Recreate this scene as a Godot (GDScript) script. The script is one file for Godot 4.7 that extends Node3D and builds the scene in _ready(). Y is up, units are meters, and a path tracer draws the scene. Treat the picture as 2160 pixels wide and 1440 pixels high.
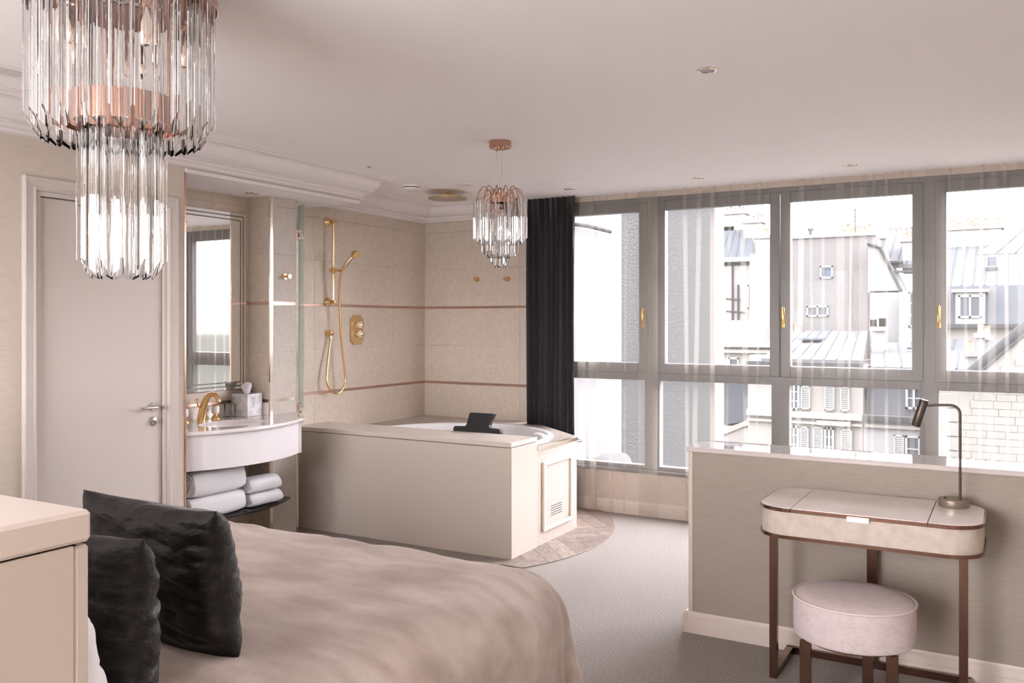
extends Node3D

# ---------------------------------------------------------------- mesh helpers
class MB:
	var st := SurfaceTool.new()
	var g := -1
	func _init():
		st.begin(Mesh.PRIMITIVE_TRIANGLES)
	func tri(a: Vector3, b: Vector3, c: Vector3, ua := Vector2.ZERO, ub := Vector2.ZERO, uc := Vector2.ZERO):
		if (b - a).cross(c - a).length_squared() < 1e-18:
			return
		st.set_smooth_group(g)
		st.set_uv(ua); st.add_vertex(a)
		st.set_uv(uc); st.add_vertex(c)
		st.set_uv(ub); st.add_vertex(b)
	func quad(a: Vector3, b: Vector3, c: Vector3, d: Vector3):
		tri(a, b, c); tri(a, c, d)
	func otri(a: Vector3, b: Vector3, c: Vector3, o: Vector3):
		if (b - a).cross(c - a).dot((a + b + c) / 3.0 - o) < 0.0:
			tri(a, c, b)
		else:
			tri(a, b, c)
	func oquad(a, b, c, d, o):
		otri(a, b, c, o); otri(a, c, d, o)
	func box(lo: Vector3, hi: Vector3, ch := 0.0, xf := Transform3D()):
		g = -1
		var c := (lo + hi) / 2.0
		var h := (hi - lo).abs() / 2.0
		ch = minf(ch, minf(h.x, minf(h.y, h.z)) * 0.49)
		var P := func(ax: int, s: Vector3) -> Vector3:
			var v := Vector3(s.x * (h.x - ch), s.y * (h.y - ch), s.z * (h.z - ch))
			v[ax] = s[ax] * h[ax]
			return xf * (c + v)
		var o: Vector3 = xf * c
		for ax in 3:
			var b := (ax + 1) % 3
			var d := (ax + 2) % 3
			for s: float in [-1.0, 1.0]:
				var q := []
				for k in [[-1.0, -1.0], [1.0, -1.0], [1.0, 1.0], [-1.0, 1.0]]:
					var v := Vector3.ZERO
					v[ax] = s; v[b] = k[0]; v[d] = k[1]
					q.append(P.call(ax, v))
				oquad(q[0], q[1], q[2], q[3], o)
				if ch > 0.0:
					for s2 in [-1.0, 1.0]:
						var v1 := Vector3.ZERO
						v1[ax] = s; v1[b] = s2; v1[d] = -1.0
						var v2 := v1
						v2[d] = 1.0
						oquad(P.call(ax, v1), P.call(ax, v2), P.call(b, v2), P.call(b, v1), o)
		if ch > 0.0:
			for sx in [-1.0, 1.0]:
				for sy in [-1.0, 1.0]:
					for sz in [-1.0, 1.0]:
						var v := Vector3(sx, sy, sz)
						otri(P.call(0, v), P.call(1, v), P.call(2, v), o)
	func lathe(prof: Array, n := 32, xf := Transform3D(), sx := 1.0, sz := 1.0):
		var grp := 1
		for i in prof.size() - 1:
			var p: Vector2 = prof[i]
			var q: Vector2 = prof[i + 1]
			if i > 0:
				var w: Vector2 = p - prof[i - 1]
				if absf(w.angle_to(q - p)) > 0.6:
					grp += 1
			g = grp
			for k in n:
				var a := TAU * k / n
				var b := TAU * (k + 1) / n
				var f := func(r: Vector2, t: float) -> Vector3: return xf * Vector3(r.x * cos(t) * sx, r.y, r.x * sin(t) * sz)
				quad(f.call(p, a), f.call(q, a), f.call(q, b), f.call(p, b))
		g = -1
	func tube(pts: Array, rad, n := 10, caps := true):
		var rings := []
		var up := Vector3(0.13, 0.99, 0.07).normalized()
		for i in pts.size():
			var d: Vector3 = (pts[mini(i + 1, pts.size() - 1)] - pts[maxi(i - 1, 0)]).normalized()
			var s := up.cross(d)
			if s.length() < 0.15:
				s = Vector3(1, 0.1, 0.2).cross(d)
			s = s.normalized()
			up = d.cross(s)
			var r: float = rad[i] if rad is Array else rad
			var ring := []
			for k in n:
				var a := TAU * k / n
				ring.append(pts[i] + (s * cos(a) + up * sin(a)) * r)
			rings.append(ring)
		g = 1
		for i in pts.size() - 1:
			for k in n:
				var k2 := (k + 1) % n
				quad(rings[i][k], rings[i][k2], rings[i + 1][k2], rings[i + 1][k])
		g = -1
		if caps:
			for k in range(1, n - 1):
				tri(rings[0][0], rings[0][k + 1], rings[0][k])
				tri(rings[-1][0], rings[-1][k], rings[-1][k + 1])
	# polygon in the xy plane pushed from z0 to z1; xf places it
	func prism(poly: PackedVector2Array, z0: float, z1: float, xf := Transform3D(), smooth := false, caps := true):
		var area := 0.0
		for i in poly.size():
			area += poly[i].cross(poly[(i + 1) % poly.size()])
		if area < 0.0:
			poly.reverse()
		var n := poly.size()
		var flip := xf.basis.determinant() < 0.0
		g = 1 if smooth else -1
		for i in n:
			var a := poly[i]
			var b := poly[(i + 1) % n]
			var A := xf * Vector3(a.x, a.y, z0)
			var B := xf * Vector3(b.x, b.y, z0)
			var C := xf * Vector3(b.x, b.y, z1)
			var D := xf * Vector3(a.x, a.y, z1)
			if flip: quad(D, C, B, A)
			else: quad(A, B, C, D)
		g = -1
		if caps:
			var t := Geometry2D.triangulate_polygon(poly)
			for i in range(0, t.size(), 3):
				var q := [poly[t[i]], poly[t[i + 1]], poly[t[i + 2]]]
				if (q[1] - q[0]).cross(q[2] - q[0]) < 0.0:
					q = [q[0], q[2], q[1]]
				for z in [z0, z1]:
					var A2 := xf * Vector3(q[0].x, q[0].y, z)
					var B2 := xf * Vector3(q[1].x, q[1].y, z)
					var C2 := xf * Vector3(q[2].x, q[2].y, z)
					if (z == z1) != flip: tri(A2, B2, C2)
					else: tri(A2, C2, B2)
	# grid of points rows[i][j]; normal on the side of (dj x di)
	func grid(rows: Array, uvs := []):
		g = 1
		for i in rows.size() - 1:
			for j in rows[i].size() - 1:
				var a: Vector3 = rows[i][j]
				var b: Vector3 = rows[i][j + 1]
				var c: Vector3 = rows[i + 1][j + 1]
				var d: Vector3 = rows[i + 1][j]
				if uvs.size():
					tri(a, b, c, uvs[i][j], uvs[i][j + 1], uvs[i + 1][j + 1])
					tri(a, c, d, uvs[i][j], uvs[i + 1][j + 1], uvs[i + 1][j])
				else:
					quad(a, b, c, d)
		g = -1
	func done() -> ArrayMesh:
		st.generate_normals()
		return st.commit()

func bx(lo: Vector3, hi: Vector3, ch := 0.0) -> MB:
	var m := MB.new()
	m.box(lo, hi, ch)
	return m

func obj(called: String, mb, mat: Material, parent: Node = self) -> MeshInstance3D:
	var o := MeshInstance3D.new()
	o.name = called
	o.mesh = mb.done() if mb is MB else mb
	o.material_override = mat
	parent.add_child(o, true)
	return o

func tag(o: Node, label: String, category: String, group := "", kind := ""):
	o.set_meta("label", label)
	o.set_meta("category", category)
	if group: o.set_meta("group", group)
	if kind: o.set_meta("kind", kind)
	return o

func thing(called: String, label: String, category: String, at := Vector3.ZERO, group := "", kind := "") -> Node3D:
	var o := Node3D.new()
	o.name = called
	o.position = at
	add_child(o, true)
	return tag(o, label, category, group, kind)

func struct(called: String, mb, mat: Material, label: String, category: String) -> MeshInstance3D:
	return tag(obj(called, mb, mat), label, category, "", "structure")

func V(x: float, y: float, z: float) -> Vector3:
	return Vector3(x, y, z)

# ---------------------------------------------------------------- materials
var M := {}
var rng := RandomNumberGenerator.new()

func mat(called: String, c: Color, rough := 0.6, metal := 0.0, spec := 0.5) -> StandardMaterial3D:
	var m := StandardMaterial3D.new()
	m.resource_name = called
	m.albedo_color = c
	m.roughness = rough
	m.metallic = metal
	m.metallic_specular = spec
	M[called] = m
	return m

func noise_tex(sd: int, freq: float, size: int, lo: Color, hi: Color, oct := 4, type := FastNoiseLite.TYPE_SIMPLEX_SMOOTH, mid := 0.5) -> NoiseTexture2D:
	var n := FastNoiseLite.new()
	n.seed = sd
	n.noise_type = type
	n.frequency = freq
	n.fractal_octaves = oct
	var t := NoiseTexture2D.new()
	t.width = size; t.height = size
	t.seamless = true
	t.noise = n
	var r := Gradient.new()
	r.set_color(0, lo); r.set_color(1, hi)
	if mid != 0.5:
		r.add_point(mid, lo.lerp(hi, 0.5))
	t.color_ramp = r
	return t

func weave(sd: int, size: int, lo: float, hi: float, fx: float, fy: float, mix: float, mottle := 0.3) -> ImageTexture:
	# threads: streaks across plus streaks along, over a soft mottle
	var a := FastNoiseLite.new(); a.seed = sd; a.frequency = 1.0; a.fractal_octaves = 2
	var im := Image.create(size, size, true, Image.FORMAT_RGB8)
	for y in size:
		for x in size:
			var s := 0.0
			s += a.get_noise_2d(x * fx, y * fy) * mix
			s += a.get_noise_2d(x * fy + 900.0, y * fx + 300.0) * (1.0 - mix)
			s += a.get_noise_2d(x * 0.011 + 70.0, y * 0.011) * mottle
			var v := clampf(lo + (hi - lo) * (0.5 + s * 0.8), 0.0, 1.0)
			im.set_pixel(x, y, Color(v, v, v))
	im.generate_mipmaps()
	return ImageTexture.create_from_image(im)

func tri_tex(m: StandardMaterial3D, t: Texture2D, size: float, world := true):
	m.albedo_texture = t
	m.uv1_triplanar = true
	m.uv1_world_triplanar = world
	m.uv1_triplanar_sharpness = 8.0
	m.uv1_scale = Vector3.ONE / size

func relief(m: StandardMaterial3D, t: Texture2D, cm: float):
	m.heightmap_enabled = true
	m.heightmap_texture = t
	m.heightmap_scale = cm

func make_materials():
	mat("ceiling_paint", Color(0.945, 0.925, 0.92), 0.75)
	mat("white_trim", Color(0.90, 0.87, 0.86), 0.5)
	mat("door_paint", Color(0.76, 0.72, 0.69), 0.45)
	mat("satin_beige", Color(0.79, 0.745, 0.70), 0.55, 0.0, 0.3)
	mat("cap_beige", Color(0.83, 0.785, 0.745), 0.22)
	mat("skirting_paint", Color(0.82, 0.77, 0.73), 0.45)
	mat("shaded_frame_paint", Color(0.47, 0.46, 0.455), 0.4)  # frames are white; their backlit shade is put into this grey
	var linen := weave(11, 512, 0.89, 1.03, 0.16, 0.009, 0.5, 0.10)
	var t := mat("linen_tile", Color(0.82, 0.765, 0.705), 0.42)
	tri_tex(t, linen, 0.55)
	relief(t, linen, 0.008)
	t = mat("linen_tile_light", Color(0.78, 0.745, 0.71), 0.6, 0.0, 0.35)
	tri_tex(t, linen, 0.55)
	relief(t, linen, 0.008)
	var ribs := weave(23, 512, 0.935, 1.02, 0.008, 0.30, 0.92, 0.10)
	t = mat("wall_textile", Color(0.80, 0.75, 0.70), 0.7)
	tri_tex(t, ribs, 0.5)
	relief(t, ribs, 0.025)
	t = mat("shaded_wall_textile", Color(0.62, 0.57, 0.525), 0.7)  # darker copy of wall_textile; shade on the low wall put into its colour
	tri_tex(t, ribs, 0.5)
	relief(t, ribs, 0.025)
	var pile := noise_tex(5, 0.075, 512, Color(0.55, 0.54, 0.53), Color(1, 1, 1), 4)
	t = mat("carpet_pile", Color(0.74, 0.705, 0.68), 0.95, 0.0, 0.2)
	tri_tex(t, pile, 0.34)
	relief(t, pile, 0.6)
	t.rim_enabled = true; t.rim = 0.35; t.rim_tint = 0.6
	var grain := weave(31, 512, 0.72, 1.08, 0.16, 0.010, 0.95, 0.5)
	for k in 4:
		t = mat("plank_wood_%d" % k, [Color(0.60, 0.535, 0.49), Color(0.545, 0.48, 0.44), Color(0.64, 0.575, 0.53), Color(0.57, 0.51, 0.475)][k], 0.42)
		t.albedo_texture = grain
		t.uv1_triplanar = true
		t.uv1_scale = Vector3.ONE / 0.5
		t.uv1_offset = Vector3(0.21 * k, 0.13 * k, 0.37 * k)
	mat("copper", Color(0.75, 0.60, 0.53), 0.16, 1.0)
	mat("strip_copper", Color(0.70, 0.585, 0.53), 0.34, 1.0)
	mat("copper_dark", Color(0.52, 0.40, 0.35), 0.2, 1.0)
	mat("rose_chrome", Color(0.93, 0.87, 0.82), 0.12, 1.0)
	mat("gold", Color(0.93, 0.785, 0.54), 0.16, 1.0)
	mat("gold_warm", Color(0.90, 0.775, 0.585), 0.22, 1.0)
	mat("brass", Color(0.82, 0.68, 0.42), 0.25, 1.0)
	mat("chrome", Color(0.86, 0.84, 0.83), 0.12, 1.0)
	mat("mirror_glass", Color(0.95, 0.95, 0.94), 0.0, 1.0)
	mat("bevel_line", Color(0.42, 0.39, 0.36), 0.35)
	mat("grout", Color(0.64, 0.60, 0.55), 0.8)
	mat("dark_gap", Color(0.16, 0.12, 0.10), 0.8)
	mat("porcelain", Color(0.93, 0.92, 0.92), 0.12)
	t = mat("counter_stone", Color(0.89, 0.86, 0.85), 0.08)
	t.clearcoat_enabled = true; t.clearcoat = 0.6; t.clearcoat_roughness = 0.02
	t = mat("pony_cap_gloss", Color(0.80, 0.76, 0.74), 0.03, 0.0, 1.0)
	t.clearcoat_enabled = true; t.clearcoat = 1.0; t.clearcoat_roughness = 0.02
	mat("vanity_lacquer", Color(0.89, 0.87, 0.875), 0.35)
	var marble := noise_tex(77, 0.006, 512, Color(0.62, 0.62, 0.63), Color(0.97, 0.965, 0.96), 5, FastNoiseLite.TYPE_SIMPLEX_SMOOTH, 0.22)
	t = mat("swirl_marble", Color(0.97, 0.965, 0.97), 0.2)
	tri_tex(t, marble, 0.30, false)
	t = mat("desk_top_stone", Color(0.93, 0.905, 0.89), 0.07)
	var vein := noise_tex(91, 0.004, 512, Color(0.93, 0.91, 0.89), Color(1, 1, 1), 4)
	tri_tex(t, vein, 0.9, false)
	var suede := noise_tex(41, 0.012, 512, Color(0.88, 0.88, 0.88), Color(1, 1, 1), 5)
	t = mat("desk_leather", Color(0.79, 0.735, 0.68), 0.5)
	tri_tex(t, suede, 0.4, false)
	mat("tab_white", Color(0.93, 0.92, 0.91), 0.35)
	var chen := weave(53, 512, 0.90, 1.02, 0.02, 0.24, 0.85, 0.35)
	t = mat("chenille", Color(0.82, 0.765, 0.755), 0.85, 0.0, 0.2)
	tri_tex(t, chen, 0.32, false)
	relief(t, chen, 0.12)
	t.rim_enabled = true; t.rim = 0.5; t.rim_tint = 0.7
	t = mat("chenille_pipe", Color(0.82, 0.77, 0.74), 0.8)
	var fur_a := noise_tex(61, 0.0034, 1024, Color(0.77, 0.74, 0.715), Color(1.0, 1.0, 1.0), 7)
	var fur_b := noise_tex(62, 0.24, 1024, Color(0.2, 0.2, 0.2), Color(1, 1, 1), 3)
	t = mat("throw_fur", Color(0.84, 0.79, 0.755), 0.9, 0.0, 0.2)
	tri_tex(t, fur_a, 1.1)
	relief(t, fur_b, 0.45)
	t.uv1_scale = Vector3(1.0 / 1.7, 1.0 / 1.0, 1.0 / 0.75)
	t.rim_enabled = true; t.rim = 0.9; t.rim_tint = 0.5
	# crushed velvet: sheen of the lying pile is painted in as random lighter patches
	var nap := noise_tex(71, 0.010, 512, Color(0.10, 0.095, 0.095), Color(1, 1, 1), 5, FastNoiseLite.TYPE_SIMPLEX_SMOOTH, 0.62)
	t = mat("black_velvet", Color(0.20, 0.18, 0.175), 0.5, 0.0, 0.4)
	tri_tex(t, nap, 0.30, false)
	t.uv1_scale = Vector3(1.0 / 0.55, 1.0 / 0.26, 1.0 / 0.4)
	relief(t, nap, 0.55)
	t.rim_enabled = true; t.rim = 0.10; t.rim_tint = 0.3
	var crush := noise_tex(73, 0.045, 512, Color(0.22, 0.22, 0.22), Color(1, 1, 1), 4)
	t = mat("curtain_velvet", Color(0.23, 0.215, 0.21), 0.5, 0.0, 0.5)
	tri_tex(t, crush, 0.5, false)
	relief(t, crush, 0.25)
	t.rim_enabled = true; t.rim = 1.0; t.rim_tint = 0.1
	mat("bath_rubber", Color(0.105, 0.09, 0.088), 0.6)
	mat("bath_acrylic", Color(0.91, 0.90, 0.905), 0.12)
	var deck := weave(83, 512, 0.84, 1.04, 0.02, 0.16, 0.8, 0.6)
	t = mat("deck_stone", Color(0.76, 0.71, 0.665), 0.28)
	tri_tex(t, deck, 0.5)
	t = mat("cream_frame", Color(0.90, 0.86, 0.77), 0.4)
	t = mat("cotton", Color(0.90, 0.89, 0.90), 0.95, 0.0, 0.15)
	var terry := noise_tex(87, 0.16, 256, Color(0.6, 0.6, 0.6), Color(1, 1, 1), 2)
	relief(t, terry, 0.5)
	t.uv1_triplanar = true; t.uv1_scale = Vector3.ONE / 0.12
	t.rim_enabled = true; t.rim = 0.3
	mat("bed_linen", Color(0.91, 0.905, 0.91), 0.85)
	mat("lamp_bronze", Color(0.33, 0.29, 0.26), 0.35, 0.7)
	mat("lamp_base_metal", Color(0.62, 0.57, 0.52), 0.42, 0.85)
	mat("black_plastic", Color(0.05, 0.05, 0.05), 0.5)
	mat("smoked_shelf", Color(0.10, 0.09, 0.085), 0.08)
	mat("lens_grey", Color(0.62, 0.60, 0.59), 0.3)
	t = mat("crystal", Color(1, 1, 1, 0), 0.0)
	t.refraction_enabled = true
	t.refraction_scale = 0.05
	t = mat("tumbler_glass", Color(1, 1, 1, 0), 0.0)
	t.refraction_enabled = true
	t.refraction_scale = 0.05
	t = mat("window_glass", Color(0.9, 0.95, 0.94, 0.03), 0.0, 0.0, 0.1)
	t.transparency = BaseMaterial3D.TRANSPARENCY_ALPHA
	t = mat("screen_glass", Color(0.55, 0.66, 0.62, 0.35), 0.02)
	t.transparency = BaseMaterial3D.TRANSPARENCY_ALPHA
	t = mat("rail_glass", Color(0.80, 0.88, 0.92, 0.6), 0.1)
	t.transparency = BaseMaterial3D.TRANSPARENCY_ALPHA
	t = mat("sheer_voile", Color(0.88, 0.84, 0.78, 0.055), 0.9, 0.0, 0.0)
	t.transparency = BaseMaterial3D.TRANSPARENCY_ALPHA
	t.cull_mode = BaseMaterial3D.CULL_DISABLED
	t.backlight_enabled = true
	t.backlight = Color(0.72, 0.70, 0.67)
	# outside
	var wash := noise_tex(101, 0.006, 512, Color(0.93, 0.93, 0.93), Color(1, 1, 1), 5)
	for w in [["render_white", dimmed_outside(0.93, 0.925, 0.92)], ["render_cream", dimmed_outside(0.93, 0.905, 0.87)], ["render_grey", dimmed_outside(0.86, 0.855, 0.85)], ["stone_cream", dimmed_outside(0.94, 0.925, 0.88)], ["gable_render", dimmed_outside(0.70, 0.69, 0.68)]]:  # gable_render is dimmed further so the open sky does not bleach it
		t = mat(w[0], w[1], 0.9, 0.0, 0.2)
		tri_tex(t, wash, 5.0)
	var speck := noise_tex(107, 0.05, 1024, Color(0.22, 0.22, 0.23), Color(1, 1, 1), 5)
	t = mat("roughcast", dimmed_outside(0.92, 0.92, 0.905), 0.95, 0.0, 0.1)
	tri_tex(t, speck, 1.1)
	mat("zinc", dimmed_outside(0.60, 0.61, 0.625), 0.8, 0.0, 0.1)
	mat("zinc_dark", dimmed_outside(0.50, 0.51, 0.53), 0.8, 0.0, 0.1)
	mat("slate", dimmed_outside(0.49, 0.51, 0.535), 0.85, 0.0, 0.1)
	mat("lead_grey", dimmed_outside(0.42, 0.425, 0.43), 0.8, 0.0, 0.1)
	mat("pot_clay", dimmed_outside(0.86, 0.68, 0.55), 0.85)
	mat("pot_grey", dimmed_outside(0.72, 0.66, 0.62), 0.85)
	mat("pane_dark", dimmed_outside(0.50, 0.53, 0.56), 0.7, 0.0, 0.1)
	mat("pane_blue", dimmed_outside(0.50, 0.55, 0.62), 0.7, 0.0, 0.1)
	mat("shutter_white", dimmed_outside(0.93, 0.93, 0.925), 0.7)
	mat("leaf", dimmed_outside(0.55, 0.57, 0.50), 0.8)
	mat("asphalt", dimmed_outside(0.55, 0.54, 0.53), 0.9)

# outdoor colours darkened to stand in for a shorter exposure outside
func dimmed_outside(r: float, g: float, b: float) -> Color:
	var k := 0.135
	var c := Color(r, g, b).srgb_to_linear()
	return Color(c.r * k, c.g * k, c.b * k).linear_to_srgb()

# ---------------------------------------------------------------- the scene
const CEIL := 2.59
const WX := -4.2      # door wall
const NX := -4.7      # niche and shower wall
const WZ := -6.6      # window wall

func _ready():
	rng.seed = 7
	# camera
	var cam := Camera3D.new()
	cam.name = "camera"
	add_child(cam)
	cam.position = V(0, 1.55, 0)
	cam.rotation.y = atan(1051.0 / 1841.0)
	cam.set_frustum(0.05 * 1440.0 / 1841.0, Vector2(0, -0.05 * 41.0 / 1841.0), 0.05, 200.0)
	cam.current = true
	# sky and exposure
	var we := WorldEnvironment.new()
	we.name = "world_environment"
	var env := Environment.new()
	env.background_mode = Environment.BG_SKY
	var sky := Sky.new()
	var sm := ProceduralSkyMaterial.new()
	sm.sky_top_color = Color(0.975, 0.965, 1.0)
	sm.sky_horizon_color = Color(1.0, 0.985, 0.995)
	sm.ground_horizon_color = Color(0.80, 0.79, 0.78)
	sm.ground_bottom_color = Color(0.70, 0.69, 0.68)
	sm.sky_energy_multiplier = 3.9
	sm.ground_energy_multiplier = 1.0
	sky.sky_material = sm
	env.sky = sky
	env.tonemap_mode = Environment.TONE_MAPPER_LINEAR
	env.tonemap_exposure = 1.12
	env.sdfgi_enabled = true
	env.ssao_enabled = true
	env.ssil_enabled = true
	we.environment = env
	add_child(we)
	add_fill_light(V(-2.3, 1.40, 1.90), V(0.42, 0, 0), Vector2(2.8, 2.0), 15.5)
	make_materials()
	shell()
	windows()
	niche_and_shower()
	bath_zone()
	ceiling_fittings()
	chandeliers()
	curtains()
	bed()
	desk_zone()
	outside()

# added fill light behind the camera, tilted up to brighten room and ceiling
func add_fill_light(at: Vector3, turn: Vector3, size: Vector2, energy: float):
	var l := AreaLight3D.new()
	l.name = "added_fill_light"
	add_child(l, true)
	l.position = at
	l.rotation = turn
	l.area_size = size
	l.light_energy = energy
	l.light_color = Color(0.97, 0.98, 1.0)
	l.area_range = 30.0
	l.area_attenuation = 2.0
	l.shadow_enabled = true

# extrude an (x, y) profile along z
func run_z(m: MB, prof: Array, z0: float, z1: float):
	m.prism(PackedVector2Array(prof), z0, z1)
# extrude a (z, y) profile along x
func run_x(m: MB, prof: Array, x0: float, x1: float):
	m.prism(PackedVector2Array(prof), x0, x1, Transform3D(Basis(V(0, 0, 1), V(0, 1, 0), V(1, 0, 0)), Vector3.ZERO))

func flat(poly: Array, y0: float, y1: float) -> MB:      # (x, z) outline standing between two heights
	var m := MB.new()
	m.prism(PackedVector2Array(poly), y0, y1, Transform3D(Basis(V(1, 0, 0), V(0, 0, 1), V(0, 1, 0)), Vector3.ZERO))
	return m

func cornice_profile(x0: float, k := 1.0) -> Array:
	var p := []
	for q in [[0.0, 2.457], [0.036, 2.462], [0.047, 2.474], [0.073, 2.482], [0.078, 2.492], [0.103, 2.494], [0.103, 2.506], [0.124, 2.498], [0.145, 2.501], [0.165, 2.511], [0.184, 2.523], [0.199, 2.539], [0.213, 2.561], [0.226, 2.572], [0.245, 2.576],
			[0.318, 2.566], [0.323, 2.573], [0.346, 2.576], [0.351, 2.583], [0.371, 2.584], [0.371, CEIL + 0.01], [0.0, CEIL + 0.01]]:
		p.append(Vector2(x0 + q[0] * k, q[1]))
	return p

func shell():
	# floor
	var fl := struct("floor", bx(V(-4.9, -0.2, -6.75), V(0.75, 0, 2.2)), M.carpet_pile, "beige cut pile carpet covering the bedroom floor", "floor")
	chevron(fl)
	var ce := struct("ceiling", bx(V(-4.9, CEIL, -6.75), V(0.75, CEIL + 0.2, 2.2)), M.ceiling_paint, "smooth pale pink white ceiling over the whole room", "ceiling")
	# door wall with its doorway
	var m := MB.new()
	m.box(V(WX - 0.16, 0, -2.606), V(WX, CEIL, 2.2))
	m.box(V(WX - 0.16, 0, -3.492), V(WX, CEIL, -3.343))
	m.box(V(WX - 0.16, 2.179, -3.343), V(WX, CEIL, -2.606))
	m.box(V(NX - 0.15, 0, -3.492), V(WX - 0.16, CEIL, -3.35))
	struct("wall_left", m, M.wall_textile, "taupe textile covered wall around the white door", "wall")
	# back wall behind the camera with an added window, right wall
	m = MB.new()
	m.box(V(-4.9, 0, 2.0), V(-3.75, CEIL, 2.2))
	m.box(V(-0.85, 0, 2.0), V(0.75, CEIL, 2.2))
	m.box(V(-3.75, 0, 2.0), V(-0.85, 0.32, 2.2))
	m.box(V(-3.75, 2.48, 2.0), V(-0.85, CEIL, 2.2))
	struct("wall_back", m, M.wall_textile, "taupe wall behind the viewpoint with an added wide window opening", "wall")
	struct("wall_right", bx(V(0.60, 0, -6.75), V(0.75, CEIL, 2.2)), M.wall_textile, "taupe wall at the far end of the desk side", "wall")  # unseen wall, set close to cut side light on bath and partition
	# door
	var d := thing("door_1", "tall plain white door with chrome lever handle beside the basin niche", "door", Vector3.ZERO, "", "structure")
	obj("door_leaf", bx(V(WX - 0.06, 0.01, -3.340), V(WX - 0.012, 2.175, -2.610), 0.002), M.door_paint, d)
	obj("door_stop", bx(V(WX - 0.15, 0, -3.343), V(WX - 0.065, 2.179, -2.606)), M.dark_gap, d)
	# moulded architrave: two posts and a head
	var ap := [[0.0, 0.0], [0.024, 0.0], [0.028, 0.006], [0.024, 0.022], [0.02, 0.046], [0.024, 0.058], [0.018, 0.066], [0.008, 0.069], [0.008, 0.09], [0.0, 0.09]]
	for seg in 3:
		m = MB.new()
		for k in ap.size() - 1:
			var e := []
			for q in [ap[k], ap[k + 1]]:
				var x: float = WX + q[0]
				var c := [V(x, 0.0, -2.519 - q[1]), V(x, 2.269 - q[1], -2.519 - q[1]), V(x, 2.269 - q[1], -3.430 + q[1]), V(x, 0.0, -3.430 + q[1])]
				e.append([c[seg], c[seg + 1]])
			m.quad(e[0][0], e[0][1], e[1][1], e[1][0])
		obj("architrave_head" if seg == 1 else "architrave_post", m, M.door_paint, d)
	m = MB.new()
	var side := Transform3D(Basis(V(0, -1, 0), V(1, 0, 0), V(0, 0, 1)), V(WX - 0.012, 1.071, -3.279))
	m.lathe([Vector2(0, 0), Vector2(0.026, 0), Vector2(0.026, 0.007), Vector2(0.022, 0.010), Vector2(0, 0.010)], 28, side)
	var hd := obj("handle_rose", m, M.chrome, d)
	m = MB.new()
	m.tube([V(WX - 0.004, 1.071, -3.279), V(WX + 0.03, 1.071, -3.279), V(WX + 0.046, 1.071, -3.272), V(WX + 0.05, 1.071, -3.25), V(WX + 0.046, 1.074, -3.16)], [0.010, 0.010, 0.010, 0.0095, 0.007], 12)
	obj("lever", m, M.chrome, hd)
	m = MB.new()
	side.origin.y = 0.99
	m.lathe([Vector2(0, 0), Vector2(0.026, 0), Vector2(0.026, 0.007), Vector2(0.021, 0.010), Vector2(0, 0.010)], 28, side)
	hd = obj("lock_rose", m, M.chrome, d)
	m = MB.new()
	m.box(V(WX - 0.004, 0.983, -3.284), V(WX + 0.022, 0.997, -3.274), 0.003)
	obj("thumb_turn", m, M.chrome, hd)
	# cornice, soffit over the niche
	m = MB.new()
	run_z(m, cornice_profile(WX), -5.05, 1.95)
	struct("trim_1", m, M.white_trim, "white cove cornice running along the top of the door wall", "cornice")
	var so := struct("trim_2", bx(V(NX, 2.43, -5.06), V(WX, CEIL + 0.005, -3.492)), M.ceiling_paint, "boxed white soffit hanging over the basin niche", "soffit")
	obj("fascia", bx(V(WX - 0.001, 2.452, -5.06), V(WX + 0.004, 2.47, -3.46)), M.wall_textile, so)
	obj("edge_strip", bx(V(WX - 0.03, 2.426, -5.063), V(WX + 0.012, 2.451, -3.494), 0.002), M.white_trim, so)
	m = MB.new()
	run_z(m, cornice_profile(NX), WZ, -5.06)
	struct("trim_3", m, M.white_trim, "white cornice above the shower wall, in the bath alcove", "cornice")
	m = MB.new()
	var cp := []
	for q in cornice_profile(0.0): cp.append(Vector2(WZ + q.x, q.y))
	run_x(m, cp, NX, -3.58)
	struct("trim_4", m, M.white_trim, "white cornice above the wall with two robe hooks", "cornice")
	m = MB.new()
	m.box(V(-3.463, CEIL - 0.0012, -5.80), V(-3.459, CEIL + 0.001, -4.90))
	m.box(V(-3.463, CEIL - 0.0012, -5.804), V(-2.45, CEIL + 0.001, -5.80))
	struct("trim_6", m, M.white_trim, "fine joint line in the ceiling beside the small chandelier", "ceiling joint")
	struct("trim_5", bx(V(WX - 0.014, 0, -3.499), V(WX + 0.003, 2.432, -3.485), 0.001), M.copper, "slim copper edge strip on the corner of the basin niche", "edge trim")

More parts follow.
